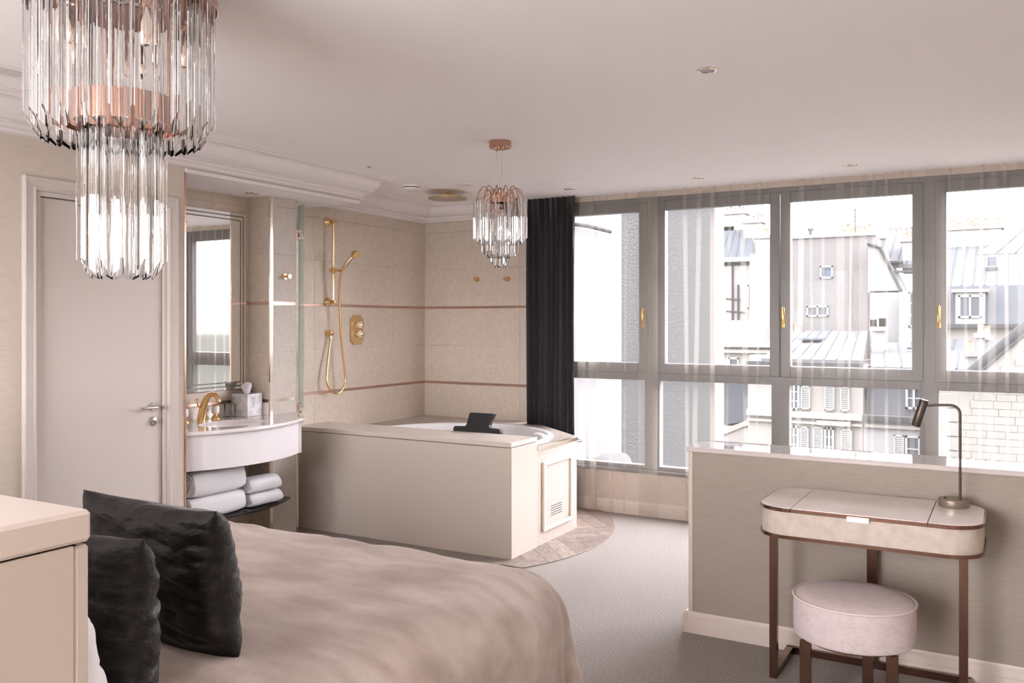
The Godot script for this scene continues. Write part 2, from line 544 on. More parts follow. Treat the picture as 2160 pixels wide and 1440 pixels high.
func chevron(parent: Node3D):
	var circle := PackedVector2Array()
	for k in 64:
		circle.append(Vector2(-4.027, -5.52) + Vector2.from_angle(TAU * k / 64.0) * 1.541)
	var zone := PackedVector2Array([Vector2(-2.835, -4.8), Vector2(-2.2, -4.8), Vector2(-2.2, -6.58), Vector2(-3.56, -6.58), Vector2(-3.40, -6.43), Vector2(-2.835, -5.92)])
	var area: PackedVector2Array = Geometry2D.intersect_polygons(circle, zone)[0]
	var w := 0.125
	var L := 0.75
	var e1 := Vector2(1, -1).normalized()
	var e2 := Vector2(1, 1).normalized()
	var o := Vector2(-2.62, -5.56)
	for i in range(-16, 17):
		for j in range(-3, 4):
			for k in 2:
				var at := Vector2(i * w + j * L, i * w - j * L)
				var r := Rect2(at, Vector2(L, w)) if k == 0 else Rect2(at + Vector2(0, w), Vector2(w, L))
				r = r.grow(-0.0012)
				var q := PackedVector2Array()
				for c in [r.position, Vector2(r.end.x, r.position.y), r.end, Vector2(r.position.x, r.end.y)]:
					q.append(o + e1 * c.x + e2 * c.y)
				for piece in Geometry2D.intersect_polygons(q, area):
					if piece.size() > 2:
						obj("plank", flat(Array(piece), 0.0, 0.006 + rng.randf() * 0.0006), M["plank_wood_%d" % rng.randi_range(0, 3)], parent)
	# slim metal strip between wood and carpet
	var m := MB.new()
	var pts := []
	for k in 60:
		var a := lerpf(-0.76, 0.47, k / 59.0)
		pts.append(V(-4.027 + cos(a) * 1.543, 0.004, -5.52 + sin(a) * 1.543))
	m.tube(pts, 0.003, 6)
	obj("edge_strip", m, M.plank_wood_1, parent)

func sash(parent: Node3D, x0: float, x1: float, handle_x := 99.0):
	var y0 := 1.141
	var y1 := 2.511
	var s := 0.072
	var z0 := WZ - 0.062
	var z1 := WZ + 0.004
	var m := MB.new()
	m.box(V(x0, y0, z0), V(x0 + s, y1, z1), 0.004)
	m.box(V(x1 - s, y0, z0), V(x1, y1, z1), 0.004)
	m.box(V(x0 + s - 0.002, y0, z0), V(x1 - s + 0.002, y0 + 0.082, z1 - 0.001), 0.004)
	m.box(V(x0 + s - 0.002, y1 - 0.076, z0), V(x1 - s + 0.002, y1, z1 - 0.001), 0.004)
	var sa := obj("sash", m, M.shaded_frame_paint, parent)
	obj("pane", bx(V(x0 + s - 0.01, y0 + 0.07, WZ - 0.034), V(x1 - s + 0.01, y1 - 0.066, WZ - 0.028)), M.window_glass, sa)
	if handle_x < 90.0:
		m = MB.new()
		m.box(V(handle_x - 0.011, 1.51, z1), V(handle_x + 0.011, 1.66, z1 + 0.004), 0.002)
		m.tube([V(handle_x, 1.585, z1), V(handle_x, 1.585, z1 + 0.035)], 0.008, 10)
		m.tube([V(handle_x, 1.665, z1 + 0.030), V(handle_x - 0.006, 1.64, z1 + 0.036), V(handle_x, 1.60, z1 + 0.04), V(handle_x + 0.004, 1.57, z1 + 0.04), V(handle_x - 0.004, 1.53, z1 + 0.037), V(handle_x - 0.001, 1.505, z1 + 0.032)], [0.004, 0.007, 0.009, 0.008, 0.006, 0.004], 10)
		obj("handle", m, M.brass, sa)

func windows():
	var bays := [[-3.49, -2.520, 1, "single casement beside the black velvet curtain"], [-2.444, -0.517, 2, "pair of casements facing the white gable house"], [-0.447, 0.517, 1, "tall casement behind the desk lamp"]]
	# wall below, head band, posts between
	var m := MB.new()
	m.box(V(-3.62, 0, WZ - 0.15), V(0.60, 0.338, WZ))
	m.box(V(-3.62, 2.548, WZ - 0.15), V(0.60, CEIL, WZ))
	struct("wall_window", m, M.wall_textile, "low taupe wall under the long row of windows", "wall")
	struct("wall_alcove", bx(V(-4.9, 0, WZ - 0.15), V(-3.62, CEIL, WZ - 0.012)), M.grout, "wall behind the bath with two robe hooks", "wall")
	m = MB.new()
	m.prism(PackedVector2Array([Vector2(WZ, 0.0), Vector2(WZ + 0.018, 0.0), Vector2(WZ + 0.018, 0.045), Vector2(WZ + 0.014, 0.048), Vector2(WZ + 0.014, 0.086), Vector2(WZ + 0.008, 0.098), Vector2(WZ + 0.006, 0.106), Vector2(WZ, 0.106)]), -3.6, 0.60, Transform3D(Basis(V(0, 0, 1), V(0, 1, 0), V(1, 0, 0)), Vector3.ZERO))
	struct("baseboard_window", m, M.skirting_paint, "pale moulded skirting under the windows", "skirting")
	m = MB.new()
	m.box(V(-3.6, 0.338, WZ - 0.09), V(0.60, 0.366, WZ + 0.022), 0.004)
	struct("trim_7", m, M.shaded_frame_paint, "white window sill ledge in the shaded frame colour along the window wall", "sill")
	var n := 1
	for b in bays:
		var w := thing("window_%d" % n, "white framed window with backlit shade in its colour, " + str(b[3]), "window", Vector3.ZERO, "", "structure")
		n += 1
		var x0: float = b[0]
		var x1: float = b[1]
		m = MB.new()
		var l := x0 - 0.036
		var r := x1 + 0.036
		m.box(V(l - 0.002, 0.36, WZ - 0.085), V(x0 + 0.024, 2.55, WZ - 0.003), 0.003)
		m.box(V(x1 - 0.024, 0.36, WZ - 0.085), V(r + 0.002, 2.55, WZ - 0.003), 0.003)
		m.box(V(x0 + 0.02, 2.505, WZ - 0.085), V(x1 - 0.02, 2.55, WZ - 0.004), 0.003)
		m.box(V(x0 + 0.02, 0.36, WZ - 0.085), V(x1 - 0.02, 0.401, WZ - 0.004), 0.003)
		m.box(V(x0 + 0.02, 1.083, WZ - 0.085), V(x1 - 0.02, 1.150, WZ - 0.005), 0.003)
		var mid := (x0 + x1) / 2.0
		if b[2] == 2:
			m.box(V(mid - 0.065, 0.39, WZ - 0.085), V(mid + 0.065, 1.10, WZ - 0.006), 0.003)
		obj("frame", m, M.shaded_frame_paint, w)
		if b[2] == 2:
			sash(w, x0 + 0.0, mid - 0.003)
			sash(w, mid + 0.003, x1, mid + 0.024)
			obj("lower_pane", bx(V(x0 + 0.02, 0.395, WZ - 0.040), V(mid - 0.06, 1.09, WZ - 0.034)), M.window_glass, w)
			obj("lower_pane", bx(V(mid + 0.06, 0.395, WZ - 0.040), V(x1 - 0.02, 1.09, WZ - 0.034)), M.window_glass, w)
		else:
			sash(w, x0, x1, x1 - 0.03 if x0 < -1.0 else x0 + 0.027)
			obj("lower_pane", bx(V(x0 + 0.02, 0.395, WZ - 0.040), V(x1 - 0.02, 1.09, WZ - 0.034)), M.window_glass, w)
	# added, unseen window behind the viewpoint, to let in more light
	var wb := thing("window_4", "added plain window behind the viewpoint that lets in extra light", "window", Vector3.ZERO, "", "structure")
	m = MB.new()
	for k in 3:
		m.box(V(-3.75 + k * 1.45 - 0.035, 0.32, 2.06), V(-3.75 + k * 1.45 + 0.035, 2.48, 2.14), 0.003)
	m.box(V(-3.75, 0.32, 2.06), V(-0.85, 0.39, 2.14), 0.003)
	m.box(V(-3.75, 2.41, 2.06), V(-0.85, 2.48, 2.14), 0.003)
	obj("frame", m, M.shaded_frame_paint, wb)
	for k in 2:
		obj("pane", bx(V(-3.73 + k * 1.45, 0.37, 2.097), V(-2.32 + k * 1.45, 2.43, 2.103)), M.window_glass, wb)

# tiles on a wall: us are joints along the wall, ys joints up the wall; put(u0, u1, y0, y1) gives the box
func tiles(parent: Node3D, us: Array, ys: Array, put: Callable, material: Material):
	for i in us.size() - 1:
		for j in ys.size() - 1:
			var gap := 0.0006
			var y0: float = ys[j][1] if ys[j] is Array else ys[j]
			var y1: float = ys[j + 1][0] if ys[j + 1] is Array else ys[j + 1]
			var q: Array = put.call(us[i] + gap, us[i + 1] - gap, y0 + gap, y1 - gap)
			obj("tile", bx(q[0], q[1], 0.0006), material, parent)

func niche_and_shower():
	var rows := [0.0, 0.32, 0.655, [0.989, 1.009], 1.338, [1.672, 1.692], 2.03, 2.365, CEIL]
	var wall := struct("wall_shower", bx(V(NX - 0.15, 0, -6.75), V(NX - 0.011, CEIL, -3.492)), M.grout, "long linen textured tiled wall behind basin and shower fittings", "wall")
	tiles(wall, [-6.6, -6.13, -5.13, -4.13, -3.492], rows, func(a, b, c, d): return [V(NX - 0.012, c, a), V(NX, d, b)], M.linen_tile)
	var aw := get_node("wall_alcove")
	tiles(aw, [-4.70, -3.69, -3.60], rows, func(a, b, c, d): return [V(a, c, WZ - 0.012), V(b, d, WZ)], M.linen_tile)
	for y in [0.989, 1.672]:
		obj("copper_strip", bx(V(NX - 0.010, y, -6.6), V(NX + 0.001, y + 0.02, -3.492), 0.001), M.strip_copper, wall)
		obj("copper_strip", bx(V(NX, y, WZ - 0.010), V(-3.60, y + 0.02, WZ + 0.001), 0.001), M.strip_copper, aw)
	# pier between basin and shower
	var x1 := -4.49
	var z0 := -4.735
	var z1 := -4.458
	var pier := struct("wall_pier", bx(V(NX, 0, z0), V(x1 - 0.010, 2.43, z1 - 0.010)), M.grout, "narrow tiled pier with bright metal edge strips and one robe hook", "wall")
	tiles(pier, [z0 + 0.022, z1 - 0.026], rows.slice(0, 8) + [2.43], func(a, b, c, d): return [V(x1 - 0.012, c, a), V(x1, d, b)], M.linen_tile_light)
	tiles(pier, [NX, x1 - 0.012], rows.slice(0, 8) + [2.43], func(a, b, c, d): return [V(a, c, z1 - 0.012), V(b, d, z1)], M.linen_tile)
	for z in [z0, z1 - 0.026]:
		obj("edge_strip", bx(V(x1 - 0.012, 0.0, z), V(x1 + 0.0015, 2.43, z + (0.022 if z == z0 else 0.0265)), 0.001), M.rose_chrome, pier)
	for y in [0.989, 1.672]:
		obj("metal_strip", bx(V(x1 - 0.012, y - 0.003, z0 + 0.02), V(x1 + 0.001, y + 0.023, z1 - 0.02), 0.001), M.rose_chrome, pier)
		obj("metal_strip", bx(V(NX, y, z1 - 0.010), V(x1 - 0.01, y + 0.02, z1 + 0.001), 0.001), M.strip_copper, pier)
	# glass screen beside the pier
	var gs := thing("glass_screen", "narrow clear shower screen with chrome hinges beside the tiled pier", "shower screen")
	obj("glass", bx(V(NX + 0.002, 0.92, -4.752), V(-4.448, 2.40, -4.742), 0.001), M.screen_glass, gs)
	for y in [2.19, 0.93]:
		var m := MB.new()
		m.box(V(-4.50, y - 0.045, -4.760), V(-4.455, y - 0.02, -4.7365), 0.002)
		m.box(V(-4.50, y + 0.005, -4.760), V(-4.455, y + 0.03, -4.7365), 0.002)
		m.box(V(-4.478, y - 0.02, -4.757), V(-4.462, y + 0.005, -4.7375), 0.002)
		obj("hinge", m, M.chrome, gs)
	mirror()
	vanity()
	shower()
	for h in [[V(x1, 1.874, -4.596), V(1, 0, 0), "gold robe hook on the tiled pier beside the mirror"], [V(-4.122, 1.93, WZ), V(0, 0, 1), "gold robe hook on the alcove wall, the one nearer the shower corner"], [V(-3.81, 1.926, WZ), V(0, 0, 1), "gold robe hook on the alcove wall, the one nearer the black curtain"]]:
		var t := thing("robe_hook", h[2], "hook", h[0], "round gold robe hooks")
		var d: Vector3 = h[1]
		var up := V(0, 1, 0)
		var xf := Transform3D(Basis(d.cross(up), d, up), Vector3.ZERO)
		var m := MB.new()
		m.lathe([Vector2(0, 0), Vector2(0.024, 0), Vector2(0.024, 0.006), Vector2(0.021, 0.009), Vector2(0, 0.009)], 24, xf)
		obj("base", m, M.gold_warm, t)
		m = MB.new()
		m.lathe([Vector2(0.010, 0.009), Vector2(0.010, 0.034), Vector2(0.0165, 0.036), Vector2(0.018, 0.040), Vector2(0.018, 0.050), Vector2(0.0165, 0.053), Vector2(0, 0.053)], 24, xf)
		obj("peg", m, M.gold_warm, t)

func mirror():
	var t := thing("wall_mirror", "large mirror with two incised border lines above the basin", "mirror")
	var zL := -3.52
	var zR := -4.424
	obj("glass", bx(V(NX + 0.001, 1.08, zR), V(NX + 0.012, 2.312, zL), 0.003), M.mirror_glass, t)
	for k in [0.026, 0.052]:
		var y1: float = 2.312 - k
		var y0: float = 1.08 + k
		var z0: float = zR + k
		var x := NX + 0.0121
		obj("border_line", bx(V(x - 0.001, y1 - 0.004, z0), V(x + 0.0003, y1 + 0.004, zL)), M.bevel_line, t)
		obj("border_line", bx(V(x - 0.001, y0 - 0.004, z0), V(x + 0.0003, y0 + 0.004, zL)), M.bevel_line, t)
		obj("border_line", bx(V(x - 0.001, y0 + 0.004, z0 - 0.004), V(x + 0.0003, y1 - 0.004, z0 + 0.004)), M.bevel_line, t)

func vanity():
	var t := thing("vanity_unit", "bow fronted white vanity with stone top and inset basin in the niche", "vanity")
	var front := []
	for k in 25:
		var a := k / 24.0
		var z := lerpf(-3.49, -4.43, a)
		var x := -4.077 - 0.60 * pow(z + 4.02, 2.0)
		front.append(Vector2(x, z))
	var outline := PackedVector2Array(front)
	outline.append(Vector2(-4.165, -4.45))
	outline.append(Vector2(-4.478, -4.73))
	outline.append(Vector2(-4.478, -4.459))
	outline.append(Vector2(NX + 0.002, -4.459))
	outline.append(Vector2(NX + 0.002, -3.492))
	var c := Vector2(-4.35, -3.99)
	var hole := PackedVector2Array()
	for k in 40:
		hole.append(c + Vector2(0.175 * cos(TAU * k / 40.0), 0.235 * sin(TAU * k / 40.0)))
	var m := MB.new()
	for side: float in [-1.0, 1.0]:
		var half := PackedVector2Array([Vector2(c.x, -9), Vector2(c.x, 0), Vector2(c.x + 2.0 * side, 0), Vector2(c.x + 2.0 * side, -9)])
		for a in Geometry2D.intersect_polygons(outline, half):
			for b in Geometry2D.clip_polygons(a, hole):
				m.prism(b, 0.872, 0.90, Transform3D(Basis(V(1, 0, 0), V(0, 0, 1), V(0, 1, 0)), Vector3.ZERO))
	obj("countertop", m, M.counter_stone, t)
	m = MB.new()
	var lip := []
	for q in front: lip.append(V(q.x - 0.002, 0.886, q.y))
	lip.append(V(-4.167, 0.886, -4.447))
	m.tube(lip, 0.014, 12)
	obj("rounded_edge", m, M.counter_stone, t)
	m = MB.new()
	m.lathe([Vector2(0, -0.16), Vector2(0.45, -0.155), Vector2(0.76, -0.13), Vector2(0.95, -0.09), Vector2(1.02, -0.03), Vector2(1.015, -0.001), Vector2(1.0, -0.012), Vector2(0.93, -0.055), Vector2(0.75, -0.105), Vector2(0.45, -0.135), Vector2(0, -0.14)], 40, Transform3D(Basis(), V(c.x, 0.885, c.y)), 0.176, 0.236)
	m.lathe([Vector2(0.0, -0.138), Vector2(0.12, -0.138), Vector2(0.12, -0.142)], 20, Transform3D(Basis(), V(c.x, 0.885, c.y)), 0.2, 0.2)
	obj("basin", m, M.porcelain, t)
	var inner := []
	var outer := []
	for q in front:
		outer.append(Vector2(q.x - 0.022, q.y)); inner.append(Vector2(q.x - 0.045, q.y))
	inner.reverse()
	obj("front_panel", flat(outer + [Vector2(-4.19, -4.45)] + [Vector2(-4.215, -4.45)] + inner, 0.662, 0.872), M.vanity_lacquer, t)
	obj("underside", flat(inner + [Vector2(-4.215, -4.45), Vector2(NX + 0.002, -4.457), Vector2(NX + 0.002, -3.493)], 0.68, 0.70), M.vanity_lacquer, t)
	m = MB.new()
	m.box(V(NX + 0.001, 0.90, -4.457), V(NX + 0.016, 0.984, -3.493), 0.002)
	m.box(V(NX + 0.016, 0.90, -4.457), V(-4.50, 0.984, -4.446), 0.002)
	obj("splashback", m, M.counter_stone, t)
	# basin mixer: spout and two cross handles with white collars
	var f := thing("basin_tap", "gold basin tap with arched spout and two white collared handles", "tap")
	m = MB.new()
	var neck := [[-4.625, 0.90, 0.030], [-4.618, 0.93, 0.028], [-4.605, 0.985, 0.0245], [-4.585, 1.035, 0.021], [-4.555, 1.068, 0.0182], [-4.52, 1.078, 0.016], [-4.488, 1.066, 0.0148], [-4.472, 1.043, 0.0145], [-4.468, 1.028, 0.013]]
	var npts := []
	var nrad := []
	for k in 41:
		var u := k / 40.0 * 8.0
		var i0 := mini(int(u), 7)
		var fr := u - i0
		var pa: Array = neck[maxi(i0 - 1, 0)]
		var pb: Array = neck[i0]
		var pc: Array = neck[i0 + 1]
		var pd: Array = neck[mini(i0 + 2, 8)]
		npts.append(V(cubic_interpolate(pb[0], pc[0], pa[0], pd[0], fr), cubic_interpolate(pb[1], pc[1], pa[1], pd[1], fr), -3.972 - 0.011 * u / 8.0))
		nrad.append(lerpf(pb[2], pc[2], fr))
	m.tube(npts, nrad, 22)
	obj("spout", m, M.gold, f)
	m = MB.new()
	m.tube([V(-4.640, 0.99, -3.972), V(-4.655, 1.0, -3.972), V(-4.662, 1.03, -3.972)], [0.006, 0.005, 0.004], 8)
	m.lathe([Vector2(0, 0), Vector2(0.008, 0.003), Vector2(0.009, 0.012), Vector2(0, 0.018)], 12, Transform3D(Basis(), V(-4.662, 1.028, -3.972)))
	obj("lift_rod", m, M.gold, f)
	for z in [-4.100, -3.845]:
		m = MB.new()
		m.lathe([Vector2(0, 0), Vector2(0.031, 0), Vector2(0.030, 0.006), Vector2(0.022, 0.018), Vector2(0.014, 0.026), Vector2(0.013, 0.032), Vector2(0.02, 0.036), Vector2(0.020, 0.040), Vector2(0, 0.040)], 28, Transform3D(Basis(), V(-4.632, 0.90, z)))
		var h := obj("handle", m, M.gold, f)
		m = MB.new()
		m.lathe([Vector2(0, 0.0), Vector2(0.024, 0.0), Vector2(0.025, 0.004), Vector2(0.025, 0.044), Vector2(0.023, 0.047), Vector2(0, 0.047)], 28, Transform3D(Basis(), V(-4.632, 0.94, z)))
		obj("collar", m, M.porcelain, h)
		m = MB.new()
		m.lathe([Vector2(0, 0.0), Vector2(0.016, 0.0), Vector2(0.016, 0.004), Vector2(0.010, 0.009), Vector2(0, 0.010)], 20, Transform3D(Basis(), V(-4.632, 0.987, z)))
		obj("cap", m, M.gold, h)
	# tumbler and tissue box
	m = MB.new()
	m.lathe([Vector2(0, 0.004), Vector2(0.030, 0.0), Vector2(0.031, 0.004), Vector2(0.038, 0.09), Vector2(0.0365, 0.091), Vector2(0.035, 0.089), Vector2(0.028, 0.012), Vector2(0, 0.010)], 32, Transform3D(Basis(), V(-4.635, 0.90, -4.225)))
	tag(obj("tumbler", m, M.tumbler_glass), "clear drinking glass standing in front of the tissue box", "glass")
	var b := thing("tissue_box", "cube tissue box of grey swirled marble with a white tissue on top", "tissue box")
	var xf := Transform3D(Basis(V(0, 1, 0), 0.10), V(-4.605, 0.9005, -4.352))
	m = MB.new()
	m.box(V(-0.072, 0, -0.076), V(0.072, 0.155, 0.076), 0.002, xf)
	obj("box", m, M.swirl_marble, b)
	m = MB.new()
	var rows := []
	for i in 9:
		var u := i / 8.0
		var r := []
		for j in 21:
			var a := TAU * j / 20.0
			var rad := lerpf(0.016, 0.040, pow(u, 0.7)) * (1.0 + 0.30 * u * sin(a * 3.0 + 1.0) + 0.12 * u * sin(a * 7.0))
			r.append(xf * V(rad * cos(a) * 0.75 + 0.004 * u, 0.153 + u * (0.066 + 0.014 * sin(a * 2.0 + 0.6)), rad * sin(a) * 1.1))
		rows.append(r)
	var turned := []
	for r in rows:
		var q: Array = r.duplicate()
		q.reverse()
		turned.append(q)
	m.grid(turned)
	obj("tissue", m, M.cotton, b)
	# towel shelf and towels
	var poly := []
	for q in front: poly.append(Vector2(q.x - 0.11, q.y))
	var sh := flat(poly + [Vector2(-4.30, -4.457), Vector2(NX + 0.002, -4.457), Vector2(NX + 0.002, -3.493)], 0.335, 0.347)
	tag(obj("towel_shelf", sh, M.smoked_shelf), "dark glass shelf under the vanity carrying rolled towels", "shelf")
	var spec := [[0.348, -3.79, 0.136, 0.42, "thick rolled white towel at the bottom of the larger pile"], [0.484, -3.80, 0.158, 0.40, "thick rolled white towel on top of the larger pile"], [0.348, -4.19, 0.088, 0.27, "small rolled white towel at the bottom of the smaller pile"], [0.436, -4.18, 0.098, 0.26, "small rolled white towel on top of the smaller pile"]]
	for s in spec:
		towel(s[0], s[1], s[2], s[3], s[4])

func towel(y: float, zc: float, h: float, len: float, label: String):
	# rolled towel: its roll axis lies along the shelf, spiral ends show
	var t := thing("rolled_towel", label, "towel", V(-4.315, y, zc), "rolled white towels under the basin")
	var w := 0.15
	var m := MB.new()
	var rows := []
	var n := 9
	for i in n:
		var u := i / float(n - 1)
		var z := (u - 0.5) * len
		var sq := 1.0 - 0.10 * pow(absf(u * 2.0 - 1.0), 6.0)
		var r := []
		for k in 33:
			var a := TAU * k / 32.0
			var ca := cos(a)
			var sa := sin(a)
			var px := signf(ca) * pow(absf(ca), 0.62) * w * 0.5 * (1.0 + (0.9 if ca > 0 else 0.0) * 0.12)
			var py := signf(sa) * pow(absf(sa), 0.78) * h * 0.5
			r.append(V(px * sq + 0.004 * sin(z * 31.0 + a * 2.0), h * 0.5 + py * sq, z + 0.006 * sin(a * 3.0)))
		rows.append(r)
	m.grid(rows)
	for e in [0, n - 1]:
		var c := Vector3.ZERO
		for q in rows[e]: c += q
		c /= 33.0
		for k in 32:
			m.otri(c, rows[e][k], rows[e][k + 1], V(0, h * 0.5, 0))
	obj("roll", m, M.cotton, t)
	# rolled edges seen at the end: a coil standing proud of the end face
	m = MB.new()
	var pts := []
	for k in 70:
		var a := TAU * k / 24.0
		var f := 1.0 - k / 78.0
		pts.append(V(cos(a) * w * 0.43 * f, h * 0.5 + sin(a) * h * 0.43 * f, len * 0.5 + 0.004))
	m.tube(pts, h * 0.045, 7)
	obj("coil", m, M.cotton, t)

func shower():
	var t := thing("shower_set", "gold shower rail with sliding hand shower and looping hose", "shower")
	var x := NX + 0.06
	var zb := -5.282
	var m := MB.new()
	m.tube([V(x, 2.36, zb), V(x, 1.69, zb)], 0.0095, 16)
	obj("rail", m, M.gold_warm, t)
	for y in [2.343, 1.708]:
		m = MB.new()
		var xf := Transform3D(Basis(V(0, -1, 0), V(1, 0, 0), V(0, 0, 1)), V(NX, y, zb))
		m.lathe([Vector2(0, 0), Vector2(0.036, 0), Vector2(0.036, 0.006), Vector2(0.030, 0.014), Vector2(0.018, 0.022), Vector2(0.012, 0.03), Vector2(0.012, 0.05), Vector2(0.016, 0.056), Vector2(0.016, 0.078), Vector2(0.010, 0.084), Vector2(0, 0.085)], 28, xf)
		obj("rosette", m, M.gold_warm, t)
	m = MB.new()
	var sy := 1.957
	m.lathe([Vector2(0.012, -0.026), Vector2(0.018, -0.022), Vector2(0.015, -0.01), Vector2(0.019, 0.0), Vector2(0.015, 0.01), Vector2(0.018, 0.022), Vector2(0.012, 0.026)], 20, Transform3D(Basis(), V(x, sy, zb)))
	m.tube([V(x, sy, zb + 0.004), V(x + 0.004, sy, zb + 0.028), V(x + 0.004, sy, zb + 0.04)], [0.008, 0.010, 0.013], 12)
	m.tube([V(x, sy, zb), V(x + 0.03, sy, zb - 0.012), V(x + 0.055, sy - 0.002, zb - 0.02)], [0.009, 0.009, 0.014], 12)
	obj("slider", m, M.gold, t)
	m = MB.new()
	var h0 := V(x + 0.058, sy - 0.02, zb - 0.022)
	var h1 := V(x + 0.165, sy + 0.115, zb - 0.055)
	var pts := []
	var rad := []
	for k in 9:
		var u := k / 8.0
		pts.append(h0.lerp(h1, u) + V(0, 0.012 * sin(u * PI), 0))
		rad.append(0.010 + 0.006 * sin(u * PI) * (1.0 - u * 0.4))
	m.tube(pts, rad, 14)
	var hs := obj("hand_shower", m, M.gold_warm, t)
	m = MB.new()
	var d := (h1 - h0).normalized()
	var face := V(0.72, -0.62, -0.10).normalized()
	var sx := face.cross(V(0, 0, 1)).normalized()
	m.lathe([Vector2(0, -0.030), Vector2(0.014, -0.028), Vector2(0.030, -0.012), Vector2(0.036, 0.004), Vector2(0.036, 0.012), Vector2(0.031, 0.016), Vector2(0, 0.017)], 26, Transform3D(Basis(sx, face, sx.cross(face)), h1 + d * 0.012))
	obj("head", m, M.gold, hs)
	# wall outlet
	m = MB.new()
	var oy := 1.462
	var oz := -5.287
	m.lathe([Vector2(0, 0), Vector2(0.027, 0), Vector2(0.027, 0.008), Vector2(0.022, 0.024), Vector2(0.022, 0.042), Vector2(0.017, 0.050), Vector2(0, 0.052)], 24, Transform3D(Basis(V(0, -1, 0), V(1, 0, 0), V(0, 0, 1)), V(NX, oy, oz)))
	m.tube([V(NX + 0.03, oy - 0.008, oz), V(NX + 0.032, oy - 0.045, oz)], 0.010, 12)
	obj("wall_outlet", m, M.gold, t)
	m = MB.new()
	var hose := Curve3D.new()
	hose.bake_interval = 0.02
	var hp := [[h0.x, h0.y - 0.005, h0.z], [-4.600, 1.85, -5.312], [-4.615, 1.70, -5.325], [-4.62, 1.40, -5.356], [-4.62, 1.17, -5.392], [-4.62, 1.075, -5.402], [-4.625, 1.005, -5.365], [-4.63, 0.985, -5.30], [-4.635, 1.03, -5.232], [-4.645, 1.12, -5.212], [-4.66, 1.29, -5.250], [NX + 0.032, 1.42, -5.286]]
	for k in hp.size():
		var a := Vector3(hp[k][0], hp[k][1], hp[k][2])
		var p: Array = hp[maxi(k - 1, 0)]
		var q: Array = hp[mini(k + 1, hp.size() - 1)]
		var tan := (Vector3(q[0], q[1], q[2]) - Vector3(p[0], p[1], p[2])) / 6.0
		hose.add_point(a, -tan, tan)
	m.tube(Array(hose.get_baked_points()), 0.0082, 10)
	obj("hose", m, M.gold, t)
	# thermostatic valve plate
	var v := thing("shower_valve", "gold shower valve plate with cut corners and two white topped knobs", "shower valve")
	m = MB.new()
	var c := Vector2(-5.632, 1.486)
	var hw := 0.078
	var hh := 0.122
	var k := 0.028
	var plate := []
	for q in [[-hw + k, -hh], [hw - k, -hh], [hw - k, -hh + k * 0.6], [hw, -hh + k], [hw, hh - k], [hw - k, hh - k * 0.6], [hw - k, hh], [-hw + k, hh], [-hw + k, hh - k * 0.6], [-hw, hh - k], [-hw, -hh + k], [-hw + k, -hh + k * 0.6]]:
		plate.append(Vector2(c.x + q[0], c.y + q[1]))
	m.prism(PackedVector2Array(plate), NX, NX + 0.012, Transform3D(Basis(V(0, 0, 1), V(0, 1, 0), V(1, 0, 0)), Vector3.ZERO))
	obj("plate", m, M.gold_warm, v)
	for y in [1.526, 1.452]:
		var xf := Transform3D(Basis(V(0, -1, 0), V(1, 0, 0), V(0, 0, 1)), V(NX + 0.012, y, -5.632))
		m = MB.new()
		m.lathe([Vector2(0, 0), Vector2(0.030, 0), Vector2(0.028, 0.008), Vector2(0.022, 0.012), Vector2(0.022, 0.016)], 24, xf)
		var kn := obj("knob", m, M.gold, v)
		m = MB.new()
		m.lathe([Vector2(0.0, 0.016), Vector2(0.024, 0.016), Vector2(0.026, 0.020), Vector2(0.026, 0.046), Vector2(0.022, 0.050)], 24, xf)
		obj("collar", m, M.porcelain, kn)
		m = MB.new()
		m.lathe([Vector2(0.022, 0.050), Vector2(0.019, 0.056), Vector2(0.010, 0.060), Vector2(0, 0.061)], 24, xf)
		obj("cap", m, M.gold, kn)
	# ceiling rain head
	var r := thing("rain_shower", "flat round gold rain shower head under the alcove ceiling", "shower head")
	var at := V(-3.90, CEIL, -5.80)
	m = MB.new()
	m.lathe([Vector2(0.0, -0.05), Vector2(0.011, -0.05), Vector2(0.011, -0.014), Vector2(0.028, -0.010), Vector2(0.028, 0.002)], 24, Transform3D(Basis(), at))
	obj("stem", m, M.gold, r)
	m = MB.new()
	m.lathe([Vector2(0, -0.058), Vector2(0.158, -0.058), Vector2(0.162, -0.055), Vector2(0.162, -0.051), Vector2(0.156, -0.049), Vector2(0.02, -0.045), Vector2(0, -0.045)], 48, Transform3D(Basis(), at))
	var hd := obj("disc", m, M.gold_warm, r)
	m = MB.new()
	for i in range(1, 8):
		var nn := i * 6
		for j in nn:
			var a := TAU * j / nn + i * 0.3
			m.lathe([Vector2(0, -0.004), Vector2(0.0035, -0.004), Vector2(0.0045, 0.0)], 6, Transform3D(Basis(), at + V(cos(a) * i * 0.021, -0.058, sin(a) * i * 0.021)))
	obj("nozzles", m, M.lens_grey, hd).set_meta("kind", "stuff")

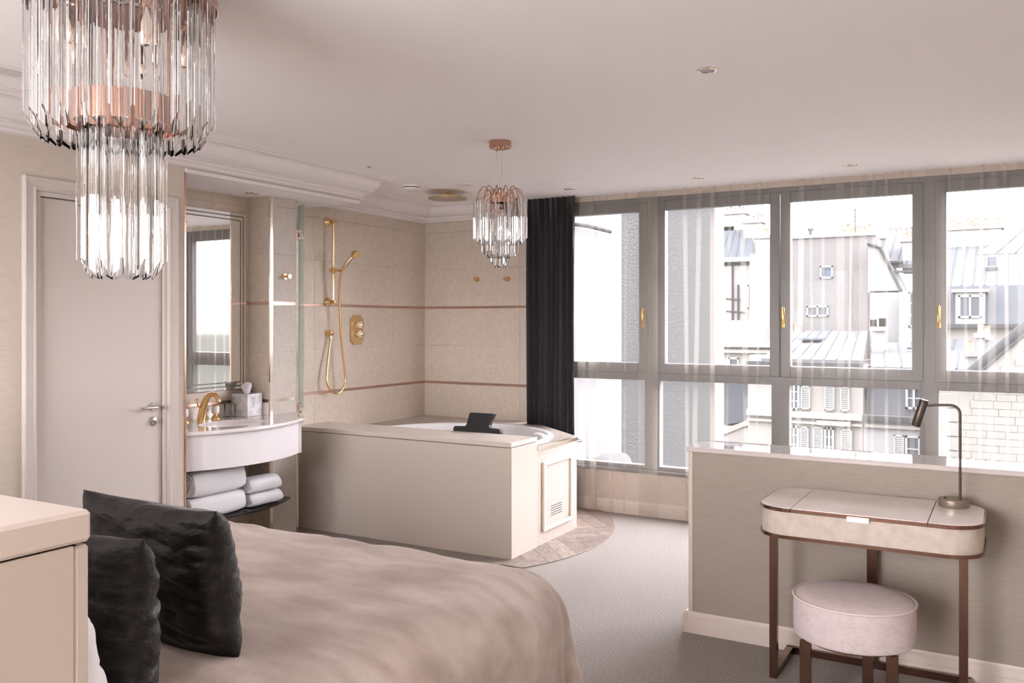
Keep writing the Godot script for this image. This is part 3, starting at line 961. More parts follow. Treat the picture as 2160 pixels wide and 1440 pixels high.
func bath_zone():
	# low wall between bed and bath
	var t := thing("half_wall", "low beige lacquered partition with slab top standing in front of the bath", "partition", Vector3.ZERO, "", "structure")
	obj("core", bx(V(NX + 0.001, 0, -5.286), V(-2.832, 0.728, -4.945)), M.dark_gap, t)
	obj("front_panel", bx(V(NX + 0.001, 0, -4.946), V(-2.8235, 0.727, -4.930), 0.002), M.satin_beige, t)
	obj("end_panel", bx(V(-2.834, 0, -5.289), V(-2.820, 0.727, -4.9325), 0.002), M.satin_beige, t)
	obj("back_panel", bx(V(NX + 0.001, 0, -5.290), V(-2.836, 0.727, -5.280), 0.002), M.satin_beige, t)
	obj("top_slab", bx(V(NX + 0.001, 0.731, -5.290), V(-2.820, 0.762, -4.929), 0.003), M.cap_beige, t)
	# bath surround
	var b := thing("bath_surround", "stone decked bath surround with panelled side behind the beige partition", "bath surround")
	var deck := PackedVector2Array([Vector2(-2.820, -5.293), Vector2(-2.820, -5.93), Vector2(-3.375, -6.432), Vector2(-3.565, -6.432), Vector2(-3.565, -6.598), Vector2(-4.698, -6.598), Vector2(-4.698, -5.293)])
	var hole := PackedVector2Array()
	for q in dshape(0.765): hole.append(Vector2(q.x, q.y))
	var m := MB.new()
	for s: float in [-1.0, 1.0]:
		var half := PackedVector2Array([Vector2(-3.68, -9), Vector2(-3.68, 0), Vector2(-3.68 + 3.0 * s, 0), Vector2(-3.68 + 3.0 * s, -9)])
		for a in Geometry2D.intersect_polygons(deck, half):
			for c in Geometry2D.clip_polygons(a, hole):
				m.prism(c, 0.672, 0.692, Transform3D(Basis(V(1, 0, 0), V(0, 0, 1), V(0, 1, 0)), Vector3.ZERO))
	obj("deck", m, M.deck_stone, b)
	obj("edge_strip", bx(V(-2.832, 0.664, -5.93), V(-2.8165, 0.6925, -5.293), 0.0015), M.rose_chrome, b)
	obj("side_panel", bx(V(-2.85, 0, -5.93), V(-2.826, 0.668, -5.293)), M.linen_tile_light, b)
	obj("side_rail", bx(V(-2.83, 0.632, -5.93), V(-2.824, 0.662, -5.293), 0.001), M.linen_tile_light, b)
	m = MB.new()
	m.prism(PackedVector2Array([Vector2(-2.826, -5.93), Vector2(-3.38, -6.43), Vector2(-3.40, -6.41), Vector2(-2.84, -5.905)]), 0.0, 0.672, Transform3D(Basis(V(1, 0, 0), V(0, 0, 1), V(0, 1, 0)), Vector3.ZERO))
	obj("corner_panel", m, M.linen_tile_light, b)
	# moulded frame with access hatch
	var ya := 0.092
	var yb := 0.578
	var za := -5.826
	var zb := -5.366
	for e in [[za, za + 0.03, ya, yb], [zb - 0.03, zb, ya, yb]]:
		obj("frame_moulding", bx(V(-2.828, e[2], e[0]), V(-2.806, e[3], e[1]), 0.008), M.cream_frame, b)
	for e in [[ya, ya + 0.03], [yb - 0.03, yb]]:
		obj("frame_moulding", bx(V(-2.828, e[0], za + 0.02), V(-2.8065, e[1], zb - 0.02), 0.008), M.cream_frame, b)
	var hatch := obj("access_hatch", bx(V(-2.83, ya + 0.032, za + 0.032), V(-2.822, yb - 0.032, zb - 0.032), 0.001), M.linen_tile_light, b)
	for k in 5:
		var y := 0.247 - k * 0.0165
		obj("vent_slot", bx(V(-2.824, y - 0.0022, -5.673), V(-2.8212, y + 0.0022, -5.497)), M.dark_gap, hatch)
	# towel bar on the corner face
	m = MB.new()
	var d := V(-0.74, 0, -0.67)
	var nrm := V(0.67, 0, -0.74)
	var p0 := V(-2.86, 0.650, -5.955)
	m.tube([p0, p0 + nrm * 0.06, p0 + nrm * 0.06 + d * 0.02], 0.007, 8)
	m.tube([p0 + nrm * 0.06, p0 + nrm * 0.06 + d * 0.40], 0.007, 8)
	m.tube([p0 + d * 0.38 + nrm * 0.06, p0 + d * 0.38], 0.007, 8)
	tag(obj("towel_bar", m, M.copper), "thin copper towel bar on the corner face of the bath surround", "towel bar")
	# tub
	var tub := thing("bathtub", "round white bathtub set into the stone deck", "bathtub")
	m = MB.new()
	var rows := []
	for s in [[0.778, 0.6925], [0.777, 0.700], [0.770, 0.7045], [0.735, 0.7045], [0.722, 0.700], [0.712, 0.685], [0.68, 0.55], [0.62, 0.36], [0.52, 0.27], [0.30, 0.25], [0.02, 0.245]]:
		var r := []
		for q in dshape(s[0]): r.append(V(q.x, s[1], q.y))
		r.append(r[0])
		r.reverse()
		rows.append(r)
	m.grid(rows)
	obj("shell", m, M.bath_acrylic, tub)
	m = MB.new()
	m.lathe([Vector2(0, 0), Vector2(0.028, 0), Vector2(0.026, 0.012), Vector2(0.012, 0.018), Vector2(0, 0.019)], 24, Transform3D(Basis(), V(-2.985, 0.704, -5.70)))
	m.tube([V(-2.985, 0.718, -5.70), V(-3.03, 0.728, -5.69), V(-3.06, 0.722, -5.685)], [0.010, 0.009, 0.006], 12)
	obj("jet_control", m, M.porcelain, tub)
	# black head rest standing on the near rim
	m = MB.new()
	var out := [[-0.195, 0.0], [0.20, 0.0], [0.205, 0.05], [0.20, 0.066], [0.185, 0.073], [0.115, 0.076], [0.108, 0.095], [0.115, 0.125], [0.145, 0.175], [0.14, 0.18], [-0.055, 0.178], [-0.062, 0.172], [-0.082, 0.092], [-0.095, 0.078], [-0.18, 0.074], [-0.194, 0.064]]
	var pl := PackedVector2Array()
	for q in out: pl.append(Vector2(q[0], q[1]))
	m.prism(pl, -0.020, 0.020, Transform3D(Basis(V(1, 0, 0), -0.10), V(-3.36, 0.712, -5.372)))
	tag(obj("bath_headrest", m, M.bath_rubber), "black stepped rubber headrest standing on the rim of the bath", "headrest")

func dshape(r: float) -> Array:
	var zf := -5.318 - (0.778 - r) * 0.9
	var p := []
	for k in 72:
		var a := TAU * k / 72.0
		var q := Vector2(-3.68 + r * cos(a), -5.51 + r * sin(a))
		if q.y > zf:
			q.y = zf
		p.append(q)
	return p

func ceiling_fittings():
	for d in [[-1.087, -3.527, "round recessed ceiling spotlight above the desk, alone in mid ceiling"], [-0.923, -6.142, "round recessed spotlight near the windows, the one nearest the right wall"], [-1.955, -6.149, "round recessed spotlight near the windows, middle one of the row"], [-2.996, -6.154, "round recessed spotlight near the windows, the one by the black curtain"]]:
		var t := thing("ceiling_spotlight", d[2], "spotlight", V(d[0], CEIL, d[1]), "recessed ceiling spotlights")
		spot(t)
	var t2 := thing("ceiling_spotlight", "small recessed spotlight in the soffit above the basin", "spotlight", V(-4.50, 2.43, -4.29), "recessed ceiling spotlights")
	spot(t2)
	var sd := thing("smoke_detector", "white round smoke detector with a dark side slot", "smoke detector", V(-3.97, CEIL, -5.40))
	var m := MB.new()
	m.lathe([Vector2(0, -0.014), Vector2(0.068, -0.014), Vector2(0.071, -0.011), Vector2(0.071, 0.001)], 40)
	obj("base", m, M.white_trim, sd)
	m = MB.new()
	m.lathe([Vector2(0, -0.021), Vector2(0.064, -0.021), Vector2(0.064, -0.013)], 40)
	obj("slot", m, M.dark_gap, sd)
	m = MB.new()
	m.lathe([Vector2(0, -0.037), Vector2(0.060, -0.036), Vector2(0.068, -0.032), Vector2(0.070, -0.020), Vector2(0, -0.020)], 40)
	obj("cap", m, M.white_trim, sd)
	m = MB.new()
	m.lathe([Vector2(0, -0.006), Vector2(0.066, -0.006), Vector2(0.074, -0.004), Vector2(0.078, 0.0)], 40)
	tag(obj("ceiling_speaker", m, M.white_trim), "flat round white ceiling speaker beside the rain shower", "speaker").position = V(-3.586, CEIL, -5.571)
	for s in [[-3.728, -4.602, "tiny ceiling sprinkler cap in front of the cornice end"], [-4.464, -5.731, "tiny ceiling sprinkler cap between cornice and smoke detector"], [-4.40, -6.30, "tiny ceiling sprinkler cap in the shower corner"]]:
		m = MB.new()
		m.lathe([Vector2(0, -0.008), Vector2(0.006, -0.008), Vector2(0.008, -0.003), Vector2(0.016, -0.002), Vector2(0.017, 0.0)], 20)
		tag(obj("ceiling_sprinkler", m, M.lens_grey), s[2], "sprinkler", "ceiling sprinklers").position = V(s[0], CEIL, s[1])
	# air grille
	var v := thing("air_vent", "white linear air grille in the ceiling beside the cornice", "air vent")
	var zv0 := -2.17
	var zv1 := -1.25
	obj("backing", bx(V(-3.665, CEIL - 0.002, zv0), V(-3.545, CEIL + 0.001, zv1)), M.dark_gap, v)
	m = MB.new()
	m.box(V(-3.675, CEIL - 0.007, zv0 - 0.02), V(-3.655, CEIL + 0.001, zv1 + 0.02), 0.002)
	m.box(V(-3.555, CEIL - 0.007, zv0 - 0.02), V(-3.535, CEIL + 0.001, zv1 + 0.02), 0.002)
	m.box(V(-3.66, CEIL - 0.007, zv0 - 0.02), V(-3.55, CEIL + 0.001, zv0), 0.002)
	m.box(V(-3.66, CEIL - 0.007, zv1), V(-3.55, CEIL + 0.001, zv1 + 0.02), 0.002)
	obj("frame", m, M.white_trim, v)
	for k in 5:
		obj("slat", bx(V(-3.652 + k * 0.0195, CEIL - 0.0065, zv0), V(-3.641 + k * 0.0195, CEIL - 0.003, zv1)), M.white_trim, v)

func spot(t: Node3D):
	var m := MB.new()
	m.lathe([Vector2(0.030, -0.001), Vector2(0.034, -0.005), Vector2(0.040, -0.004), Vector2(0.043, 0.0)], 36)
	obj("ring", m, M.rose_chrome, t)
	m = MB.new()
	m.lathe([Vector2(0, -0.0015), Vector2(0.031, -0.0015)], 32)
	obj("lens", m, M.lens_grey, t)

# three lobed crystal bar, its foot cut on a slant; local +x points away from the chandelier's axis
func crystal_bar(len: float, R: float, slant: float) -> ArrayMesh:
	var poly := []
	for k in 3:
		var a := TAU * k / 3.0
		for i in 6:
			poly.append(Vector2.from_angle(a) * R * 0.78 + Vector2.from_angle(a + lerpf(-1.95, 1.95, i / 5.0)) * R * 0.22)
		poly.append(Vector2.from_angle(a + TAU / 6.0) * R * 0.30)
	# order must run one way round
	var pts := PackedVector2Array(poly)
	var area := 0.0
	for i in pts.size(): area += pts[i].cross(pts[(i + 1) % pts.size()])
	if area < 0.0: pts.reverse()
	var m := MB.new()
	var n2 := pts.size()
	var lo := func(q: Vector2) -> Vector3: return Vector3(q.x, (q.x / R) * slant * R, -q.y)
	var hi := func(q: Vector2) -> Vector3: return Vector3(q.x, len, -q.y)
	for i in n2:
		var a := pts[i]
		var b := pts[(i + 1) % n2]
		m.quad(lo.call(a), lo.call(b), hi.call(b), hi.call(a))
	var t := Geometry2D.triangulate_polygon(pts)
	for i in range(0, t.size(), 3):
		var q := [pts[t[i]], pts[t[i + 1]], pts[t[i + 2]]]
		if (q[1] - q[0]).cross(q[2] - q[0]) < 0.0: q = [q[0], q[2], q[1]]
		m.tri(hi.call(q[0]), hi.call(q[1]), hi.call(q[2]))
		m.tri(lo.call(q[0]), lo.call(q[2]), lo.call(q[1]))
	return m.done()

func ring_of_bars(t: Node3D, mesh: ArrayMesh, n: int, r: float, y: float, phase: float, hook: Material):
	for k in n:
		var a := phase + TAU * k / n
		var o := obj("crystal_bar", mesh, M.crystal, t)
		o.position = V(cos(a) * r, y, sin(a) * r)
		o.rotation.y = -a + PI * (0.0 if true else 0.0)

func band(r: float, y0: float, y1: float, th := 0.003, n := 64) -> MB:
	var m := MB.new()
	m.lathe([Vector2(r - th, y0), Vector2(r, y0), Vector2(r, y1), Vector2(r - th, y1), Vector2(r - th, y0)], n)
	return m

func chandeliers():
	# large one over the bed
	var t := thing("chandelier", "large two tier crystal bar chandelier with copper bands hanging over the bed", "chandelier", V(-2.30, 0, -1.685))
	var big := crystal_bar(0.425, 0.027, 1.4)
	ring_of_bars(t, big, 26, 0.236, 2.105, 0.05, M.copper)
	var low := crystal_bar(0.475, 0.025, 1.4)
	ring_of_bars(t, low, 12, 0.100, 1.700, 0.12, M.copper)
	obj("top_band", band(0.272, 2.500, 2.530, 0.003, 96), M.copper, t)
	var m := MB.new()
	m.lathe([Vector2(0.10, 2.526), Vector2(0.27, 2.526), Vector2(0.27, 2.530), Vector2(0.10, 2.530)], 64)
	m.lathe([Vector2(0, 2.545), Vector2(0.11, 2.545), Vector2(0.115, 2.55), Vector2(0.115, CEIL)], 48)
	for k in 4:
		var a := 0.4 + TAU * k / 4.0
		m.tube([V(cos(a) * 0.10, 2.545, sin(a) * 0.10), V(cos(a) * 0.17, 2.53, sin(a) * 0.17)], 0.006, 8)
	obj("top_plate", m, M.copper_dark, t)
	obj("middle_band", band(0.163, 2.128, 2.212, 0.004, 96), M.copper, t)
	m = MB.new()
	m.lathe([Vector2(0.06, 2.150), Vector2(0.159, 2.150), Vector2(0.159, 2.154), Vector2(0.06, 2.154)], 64)
	obj("middle_plate", m, M.copper_dark, t)
	for k in 4:
		var a := 0.9 + TAU * k / 4.0
		m = MB.new()
		m.tube([V(cos(a) * 0.15, 2.14, sin(a) * 0.15), V(cos(a) * 0.15, 2.53, sin(a) * 0.15)], 0.005, 8)
		obj("support_rod", m, M.copper, t)
	for k in 5:
		var a := 0.3 + TAU * k / 5.0
		m = MB.new()
		m.lathe([Vector2(0, 2.525), Vector2(0.016, 2.525), Vector2(0.016, 2.46), Vector2(0.020, 2.455), Vector2(0.02, 2.44), Vector2(0, 2.44)].duplicate(), 20, Transform3D(Basis(), V(cos(a) * 0.19, 0, sin(a) * 0.19)))
		var h := obj("bulb_holder", m, M.copper, t)
		m = MB.new()
		m.lathe([Vector2(0, 2.325), Vector2(0.014, 2.33), Vector2(0.022, 2.348), Vector2(0.024, 2.37), Vector2(0.018, 2.41), Vector2(0.012, 2.44)], 20, Transform3D(Basis(), V(cos(a) * 0.19, 0, sin(a) * 0.19)))
		obj("bulb", m, M.rose_chrome, h)
	# small one by the bath
	t = thing("chandelier", "small rose gold chandelier of clear crystal bars hanging by the black curtain", "chandelier", V(-2.552, 0, -4.332))
	m = MB.new()
	m.lathe([Vector2(0, CEIL - 0.040), Vector2(0.060, CEIL - 0.040), Vector2(0.0645, CEIL - 0.036), Vector2(0.0645, CEIL)], 48)
	for q in [[-0.025, 0.0], [0.0, 0.012], [0.022, 0.0]]:
		m.lathe([Vector2(0, CEIL - 0.056), Vector2(0.006, CEIL - 0.056), Vector2(0.007, CEIL - 0.038)], 12, Transform3D(Basis(), V(q[0], 0, q[1])))
	obj("canopy", m, M.copper, t)
	m = MB.new()
	m.tube([V(0.012, CEIL - 0.05, 0), V(0.012, 2.28, 0)], 0.0016, 6)
	obj("cable", m, M.chrome, t)
	m = MB.new()
	m.tube([V(-0.02, CEIL - 0.05, 0.0), V(-0.022, CEIL - 0.12, 0.004), V(-0.034, 2.40, 0.0), V(-0.033, 2.28, 0.0)], 0.0014, 6)
	obj("cable", m, M.chrome, t)
	m = band(0.062, 2.235, 2.275, 0.003, 48)
	m.lathe([Vector2(0, 2.270), Vector2(0.060, 2.270), Vector2(0.060, 2.274), Vector2(0.012, 2.276), Vector2(0.010, 2.30), Vector2(0.013, 2.31), Vector2(0.006, 2.325), Vector2(0, 2.326)], 40)
	m.lathe([Vector2(0, 2.14), Vector2(0.020, 2.14), Vector2(0.020, 2.20), Vector2(0.008, 2.21), Vector2(0.008, 2.27)], 24)
	obj("hub", m, M.copper, t)
	m = MB.new()
	m.lathe([Vector2(0, 2.065), Vector2(0.016, 2.07), Vector2(0.022, 2.095), Vector2(0.016, 2.125), Vector2(0.010, 2.14)], 20)
	obj("bulb", m, M.rose_chrome, t)
	var o12 := crystal_bar(0.245, 0.0225, 1.0)
	var o8 := crystal_bar(0.255, 0.0215, 1.0)
	var o4 := crystal_bar(0.29, 0.020, 1.0)
	ring_of_bars(t, o12, 12, 0.136, 2.010, 0.18, M.copper)
	ring_of_bars(t, o8, 8, 0.088, 1.932, 0.0, M.copper)
	ring_of_bars(t, o4, 4, 0.040, 1.877, 0.5, M.copper)
	for s in [[12, 0.136, 2.258, 0.18, 2.333], [8, 0.088, 2.190, 0.0, 2.318]]:
		for k in s[0]:
			var a: float = s[3] + TAU * k / s[0]
			var dirv := V(cos(a), 0, sin(a))
			var r: float = s[1]
			m = MB.new()
			var pts := []
			for i in 15:
				var u := i / 14.0
				var ang := PI * u
				pts.append(dirv * lerpf(0.058, r, (1.0 - cos(ang)) / 2.0) + V(0, lerpf(2.24, s[2] - 0.015, u) + (s[4] - lerpf(2.24, s[2], u)) * sin(ang) * 0.98, 0))
			m.tube(pts, 0.0028, 8)
			m.lathe([Vector2(0, -0.012), Vector2(0.005, -0.010), Vector2(0.006, 0.0), Vector2(0.003, 0.008)], 10, Transform3D(Basis(), dirv * r + V(0, s[2] - 0.002, 0)))
			obj("arm", m, M.copper, t)

func curtains():
	# black velvet curtain, gathered
	var rows := []
	var pts := []
	var n := 150
	for i in n + 1:
		var u := float(i) / n
		pts.append([lerpf(-3.555, -3.10, u), u])
	for j in 26:
		var v := j / 25.0
		var y := lerpf(CEIL - 0.001, 0.012, v)
		var r := []
		for p in pts:
			var ph: float = p[1] * TAU * 8.5
			var pin := clampf(v * 9.0, 0.0, 1.0)
			var amp := lerpf(0.020, 0.042, pin) * (0.85 + 0.3 * sin(p[1] * 17.0 + 2.0))
			var wob := 0.5 * sin(v * 3.0 + p[1] * 9.0)
			var z := sin(ph + wob) * amp + 0.25 * amp * sin(ph * 2.0 + 1.3)
			r.append(V(p[0] + 0.012 * sin(v * 2.4 + p[1] * 5.0) * v + 0.008 * cos(ph + wob), y, -6.492 + z))
		rows.append(r)
	var m := MB.new()
	m.grid(rows)
	tag(obj("velvet_curtain", m, M.curtain_velvet), "black velvet curtain drawn aside between bath and windows", "curtain")
	# sheer curtain: one cloth with pleats laid over themselves
	var folds := [[-3.10, 0.05, 2], [-3.02, 0.05, 2], [-2.95, 0.03, 1], [-2.85, 0.022, 1], [-2.70, 0.012, 1], [-2.575, 0.15, 2]]
	for f in [[-2.20, 0.02, 2], [-2.11, 0.03, 2], [-1.985, 0.022, 3], [-1.86, 0.012, 1], [-1.745, 0.03, 2], [-1.64, 0.012, 2], [-1.57, 0.012, 1], [-1.345, 0.03, 2], [-1.25, 0.012, 1], [-1.17, 0.01, 1], [-1.075, 0.045, 1], [-0.985, 0.01, 2], [-0.915, 0.04, 1], [-0.84, 0.01, 1],
			[-0.755, 0.014, 2], [-0.66, 0.01, 1], [-0.60, 0.02, 1], [-0.50, 0.12, 1], [-0.36, 0.012, 2], [-0.27, 0.01, 1], [-0.175, 0.014, 2], [-0.115, 0.035, 1], [-0.03, 0.012, 2], [0.04, 0.03, 1], [0.16, 0.04, 2], [0.33, 0.04, 2], [0.48, 0.03, 2]]:
		folds.append(f)
	var path := [[-3.14, 0.0, 0.0]]
	for f in folds:
		path.append([f[0] - 0.012, 0.0, 0.0])
		var lean := rng.randf_range(-0.045, 0.045) if f[1] < 0.06 else 0.008
		for k in int(f[2]):
			var dz := 0.012 + 0.006 * k
			path.append([f[0] + f[1], 0.004 + dz * 0.2, lean])
			path.append([f[0] + f[1] + 0.004, dz, lean])
			path.append([f[0], dz + 0.003, lean])
			path.append([f[0] - 0.004, dz + 0.007, lean])
		path.append([f[0] + f[1] + 0.012, 0.006, lean * 0.4])
	path.append([0.575, 0.0, 0.0])
	rows = []
	for j in 17:
		var v := j / 16.0
		var y := lerpf(CEIL - 0.001, 0.010, v)
		var r := []
		for i in path.size():
			var p: Array = path[i]
			r.append(V(p[0] + p[2] * (v - 0.35) + 0.006 * sin(p[0] * 23.0 + v * 3.0), y, -6.570 + p[1] + 0.008 * sin(p[0] * 13.0 + v * 2.0) * v))
		rows.append(r)
	m = MB.new()
	m.grid(rows)
	tag(obj("sheer_curtain", m, M.sheer_voile), "thin cream voile curtain hanging in loose folds across the windows", "curtain")

func bed():
	# headboard wall behind the pillows
	var h := thing("headboard", "beige lacquered headboard ledge at the head of the bed, nearest the viewer", "headboard")
	var hx := -1.386
	obj("core", bx(V(-3.70, 0, -0.930), V(hx - 0.006, 1.168, -0.50)), M.dark_gap, h)
	obj("end_panel", bx(V(hx - 0.012, 0, -0.9215), V(hx, 1.168, -0.50), 0.001), M.satin_beige, h)
	obj("front_panel", bx(V(-3.70, 0, -0.951), V(hx, 1.166, -0.923), 0.005), M.satin_beige, h)
	obj("top_slab", bx(V(-3.70, 1.171, -0.954), V(hx + 0.004, 1.226, -0.50), 0.007), M.cap_beige, h)
	# mattress body, then the throw
	var b := thing("bed", "wide double bed with white linen under the fur throw", "bed")
	obj("base", bx(V(-3.17, 0.04, -2.80), V(-1.40, 0.30, -0.955), 0.02), M.bed_linen, b)
	obj("mattress", bx(V(-3.17, 0.30, -2.80), V(-1.40, 0.60, -0.955), 0.06), M.bed_linen, b)
	var m := MB.new()
	var rows := []
	var top := 0.672
	var R := 0.20
	var hem := 0.645
	var na := 110
	var nb := 120
	var fn := FastNoiseLite.new()
	fn.seed = 4
	fn.frequency = 1.0
	fn.fractal_octaves = 3
	for i in nb + 1:
		var r := []
		var b0 := lerpf(-1.80, hem + 0.11, i / float(nb))     # along the bed; > 0 is past the foot edge
		for j in na + 1:
			var a := lerpf(-1.80, hem + 0.11, j / float(na))   # across; > 0 is past the right edge
			var p := cloth(a, b0, top, R)
			var bump := fn.get_noise_2d(a * 2.2, b0 * 2.2) * 0.014 + fn.get_noise_2d(a * 9.0, b0 * 9.0) * 0.002
			p.y += bump * clampf(p.y * 2.0, 0.0, 1.0)
			if a > 0.15: p.x += bump * 0.9
			if b0 > 0.15: p.z -= bump * 0.9
			r.append(p)
		rows.append(r)
	m.grid(rows)
	tag(obj("fur_throw", m, M.throw_fur), "taupe faux fur throw covering the bed", "throw")
	# pillows
	var specs := [["white sleeping pillow leaning on the headboard behind the black cushions", M.bed_linen, V(-1.86, 0.83, -1.06), Vector3(0.66, 0.40, 0.15), 0.25, 0.0, "pillow"],
		["black velvet cushion nearest the headboard, half hidden by its edge", M.black_velvet, V(-1.93, 0.868, -1.275), Vector3(0.54, 0.41, 0.17), 0.03, 0.02, "cushion"],
		["black velvet cushion standing on the throw, the one farther from the headboard", M.black_velvet, V(-2.03, 0.868, -1.595), Vector3(0.56, 0.41, 0.20), 0.16, -0.02, "cushion"]]
	for s in specs:
		var o: Node3D = obj("pillow" if s[6] == "pillow" else "velvet_cushion", cushion(s[3].x, s[3].y, s[3].z, int(s[2].x * -1000.0)), s[1])
		o.position = s[2]
		o.rotation = V(s[4], s[5], 0)
		tag(o, s[0], s[6], "" if s[6] == "pillow" else "black velvet cushions")

func cloth(a: float, b: float, top: float, R: float) -> Vector3:
	var ex := -1.36
	var ez := -2.90
	var pa := maxf(a + R, 0.0)
	var pb := maxf(b + R, 0.0)
	var h := maxf(pa, pb)
	var dir := Vector2(pa, pb)
	var phi := 0.0
	if pa > 0.0 and pb > 0.0:
		h = pow(pow(pa, 3.0) + pow(pb, 3.0), 1.0 / 3.0)
	if dir.length() > 0.0:
		phi = atan2(dir.y, dir.x)
		dir = dir.normalized()
	var quarter := R * PI / 2.0
	var outw := 0.0
	var drop := 0.0
	if h < quarter:
		outw = R * sin(h / R)
		drop = R * (1.0 - cos(h / R))
	else:
		outw = R + (h - quarter) * 0.03
		drop = R + (h - quarter)
	var corner := sin(2.0 * phi) if pa > 0.0 and pb > 0.0 else 0.0
	var fall := clampf((h - R * 0.7) / 0.45, 0.0, 1.0)
	outw += fall * corner * (0.030 + 0.040 * sin(phi * 11.0 + 0.4))
	outw += fall * (1.0 - corner) * 0.012 * sin((a if pb > pa else b) * 14.0)
	drop = minf(drop, top - 0.012)
	return V(ex - R + minf(a + R, 0.0) + dir.x * outw, top - drop, ez + R - minf(b + R, 0.0) - dir.y * outw)

func cushion(w: float, h: float, t: float, sd: int) -> MB:
	var m := MB.new()
	var fn := FastNoiseLite.new()
	fn.seed = sd
	fn.frequency = 1.0
	fn.fractal_octaves = 2
	for s: float in [-1.0, 1.0]:
		var rows := []
		var n := 72
		for i in n + 1:
			var v := -1.0 + 2.0 * i / n
			var r := []
			for j in n + 1:
				var u := -1.0 + 2.0 * j / n
				var pin := 1.0 - (0.10 if v > 0.0 else -0.02) * (1.0 - u * u) * pow(absf(v), 3.0)
				var pin2 := 1.0 - 0.10 * ((1.0 - v * v) * pow(absf(u), 3.0))
				var d := pow(maxf(1.0 - pow(absf(u), 3.6), 0.0), 0.46) * pow(maxf(1.0 - pow(absf(v), 3.0), 0.0), 0.55)
				# creases run mostly across, gathered towards the seam
				var edge := pow(maxf(absf(u), absf(v)), 3.0)
				var wr := fn.get_noise_3d(u * 1.1, v * 5.0 + u * 1.8, s * 3.0) * (0.10 + 0.16 * edge) + absf(fn.get_noise_3d(u * 1.6 + 8.0, v * 2.4, s * 5.0)) * 0.16
				var z := s * t * (0.34 if s > 0.0 else 0.60) * d * (1.0 + wr)
				r.append(V(u * w * 0.5 * pin2, v * h * 0.5 * pin, z + 0.006 * sin(v * 9.0) * edge))
			if s < 0.0: r.reverse()
			rows.append(r)
		m.grid(rows)
	return m

func rounded(x0: float, x1: float, z0: float, z1: float, r: float, n := 12) -> PackedVector2Array:
	var p := PackedVector2Array()
	for c in [[x1 - r, z1 - r, 0.0], [x0 + r, z1 - r, 0.5 * PI], [x0 + r, z0 + r, PI], [x1 - r, z0 + r, 1.5 * PI]]:
		for k in n + 1:
			p.append(Vector2(c[0], c[1]) + Vector2.from_angle(c[2] + 0.5 * PI * k / n) * r)
	return p

func upright() -> Transform3D:
	return Transform3D(Basis(V(1, 0, 0), V(0, 0, 1), V(0, 1, 0)), Vector3.ZERO)

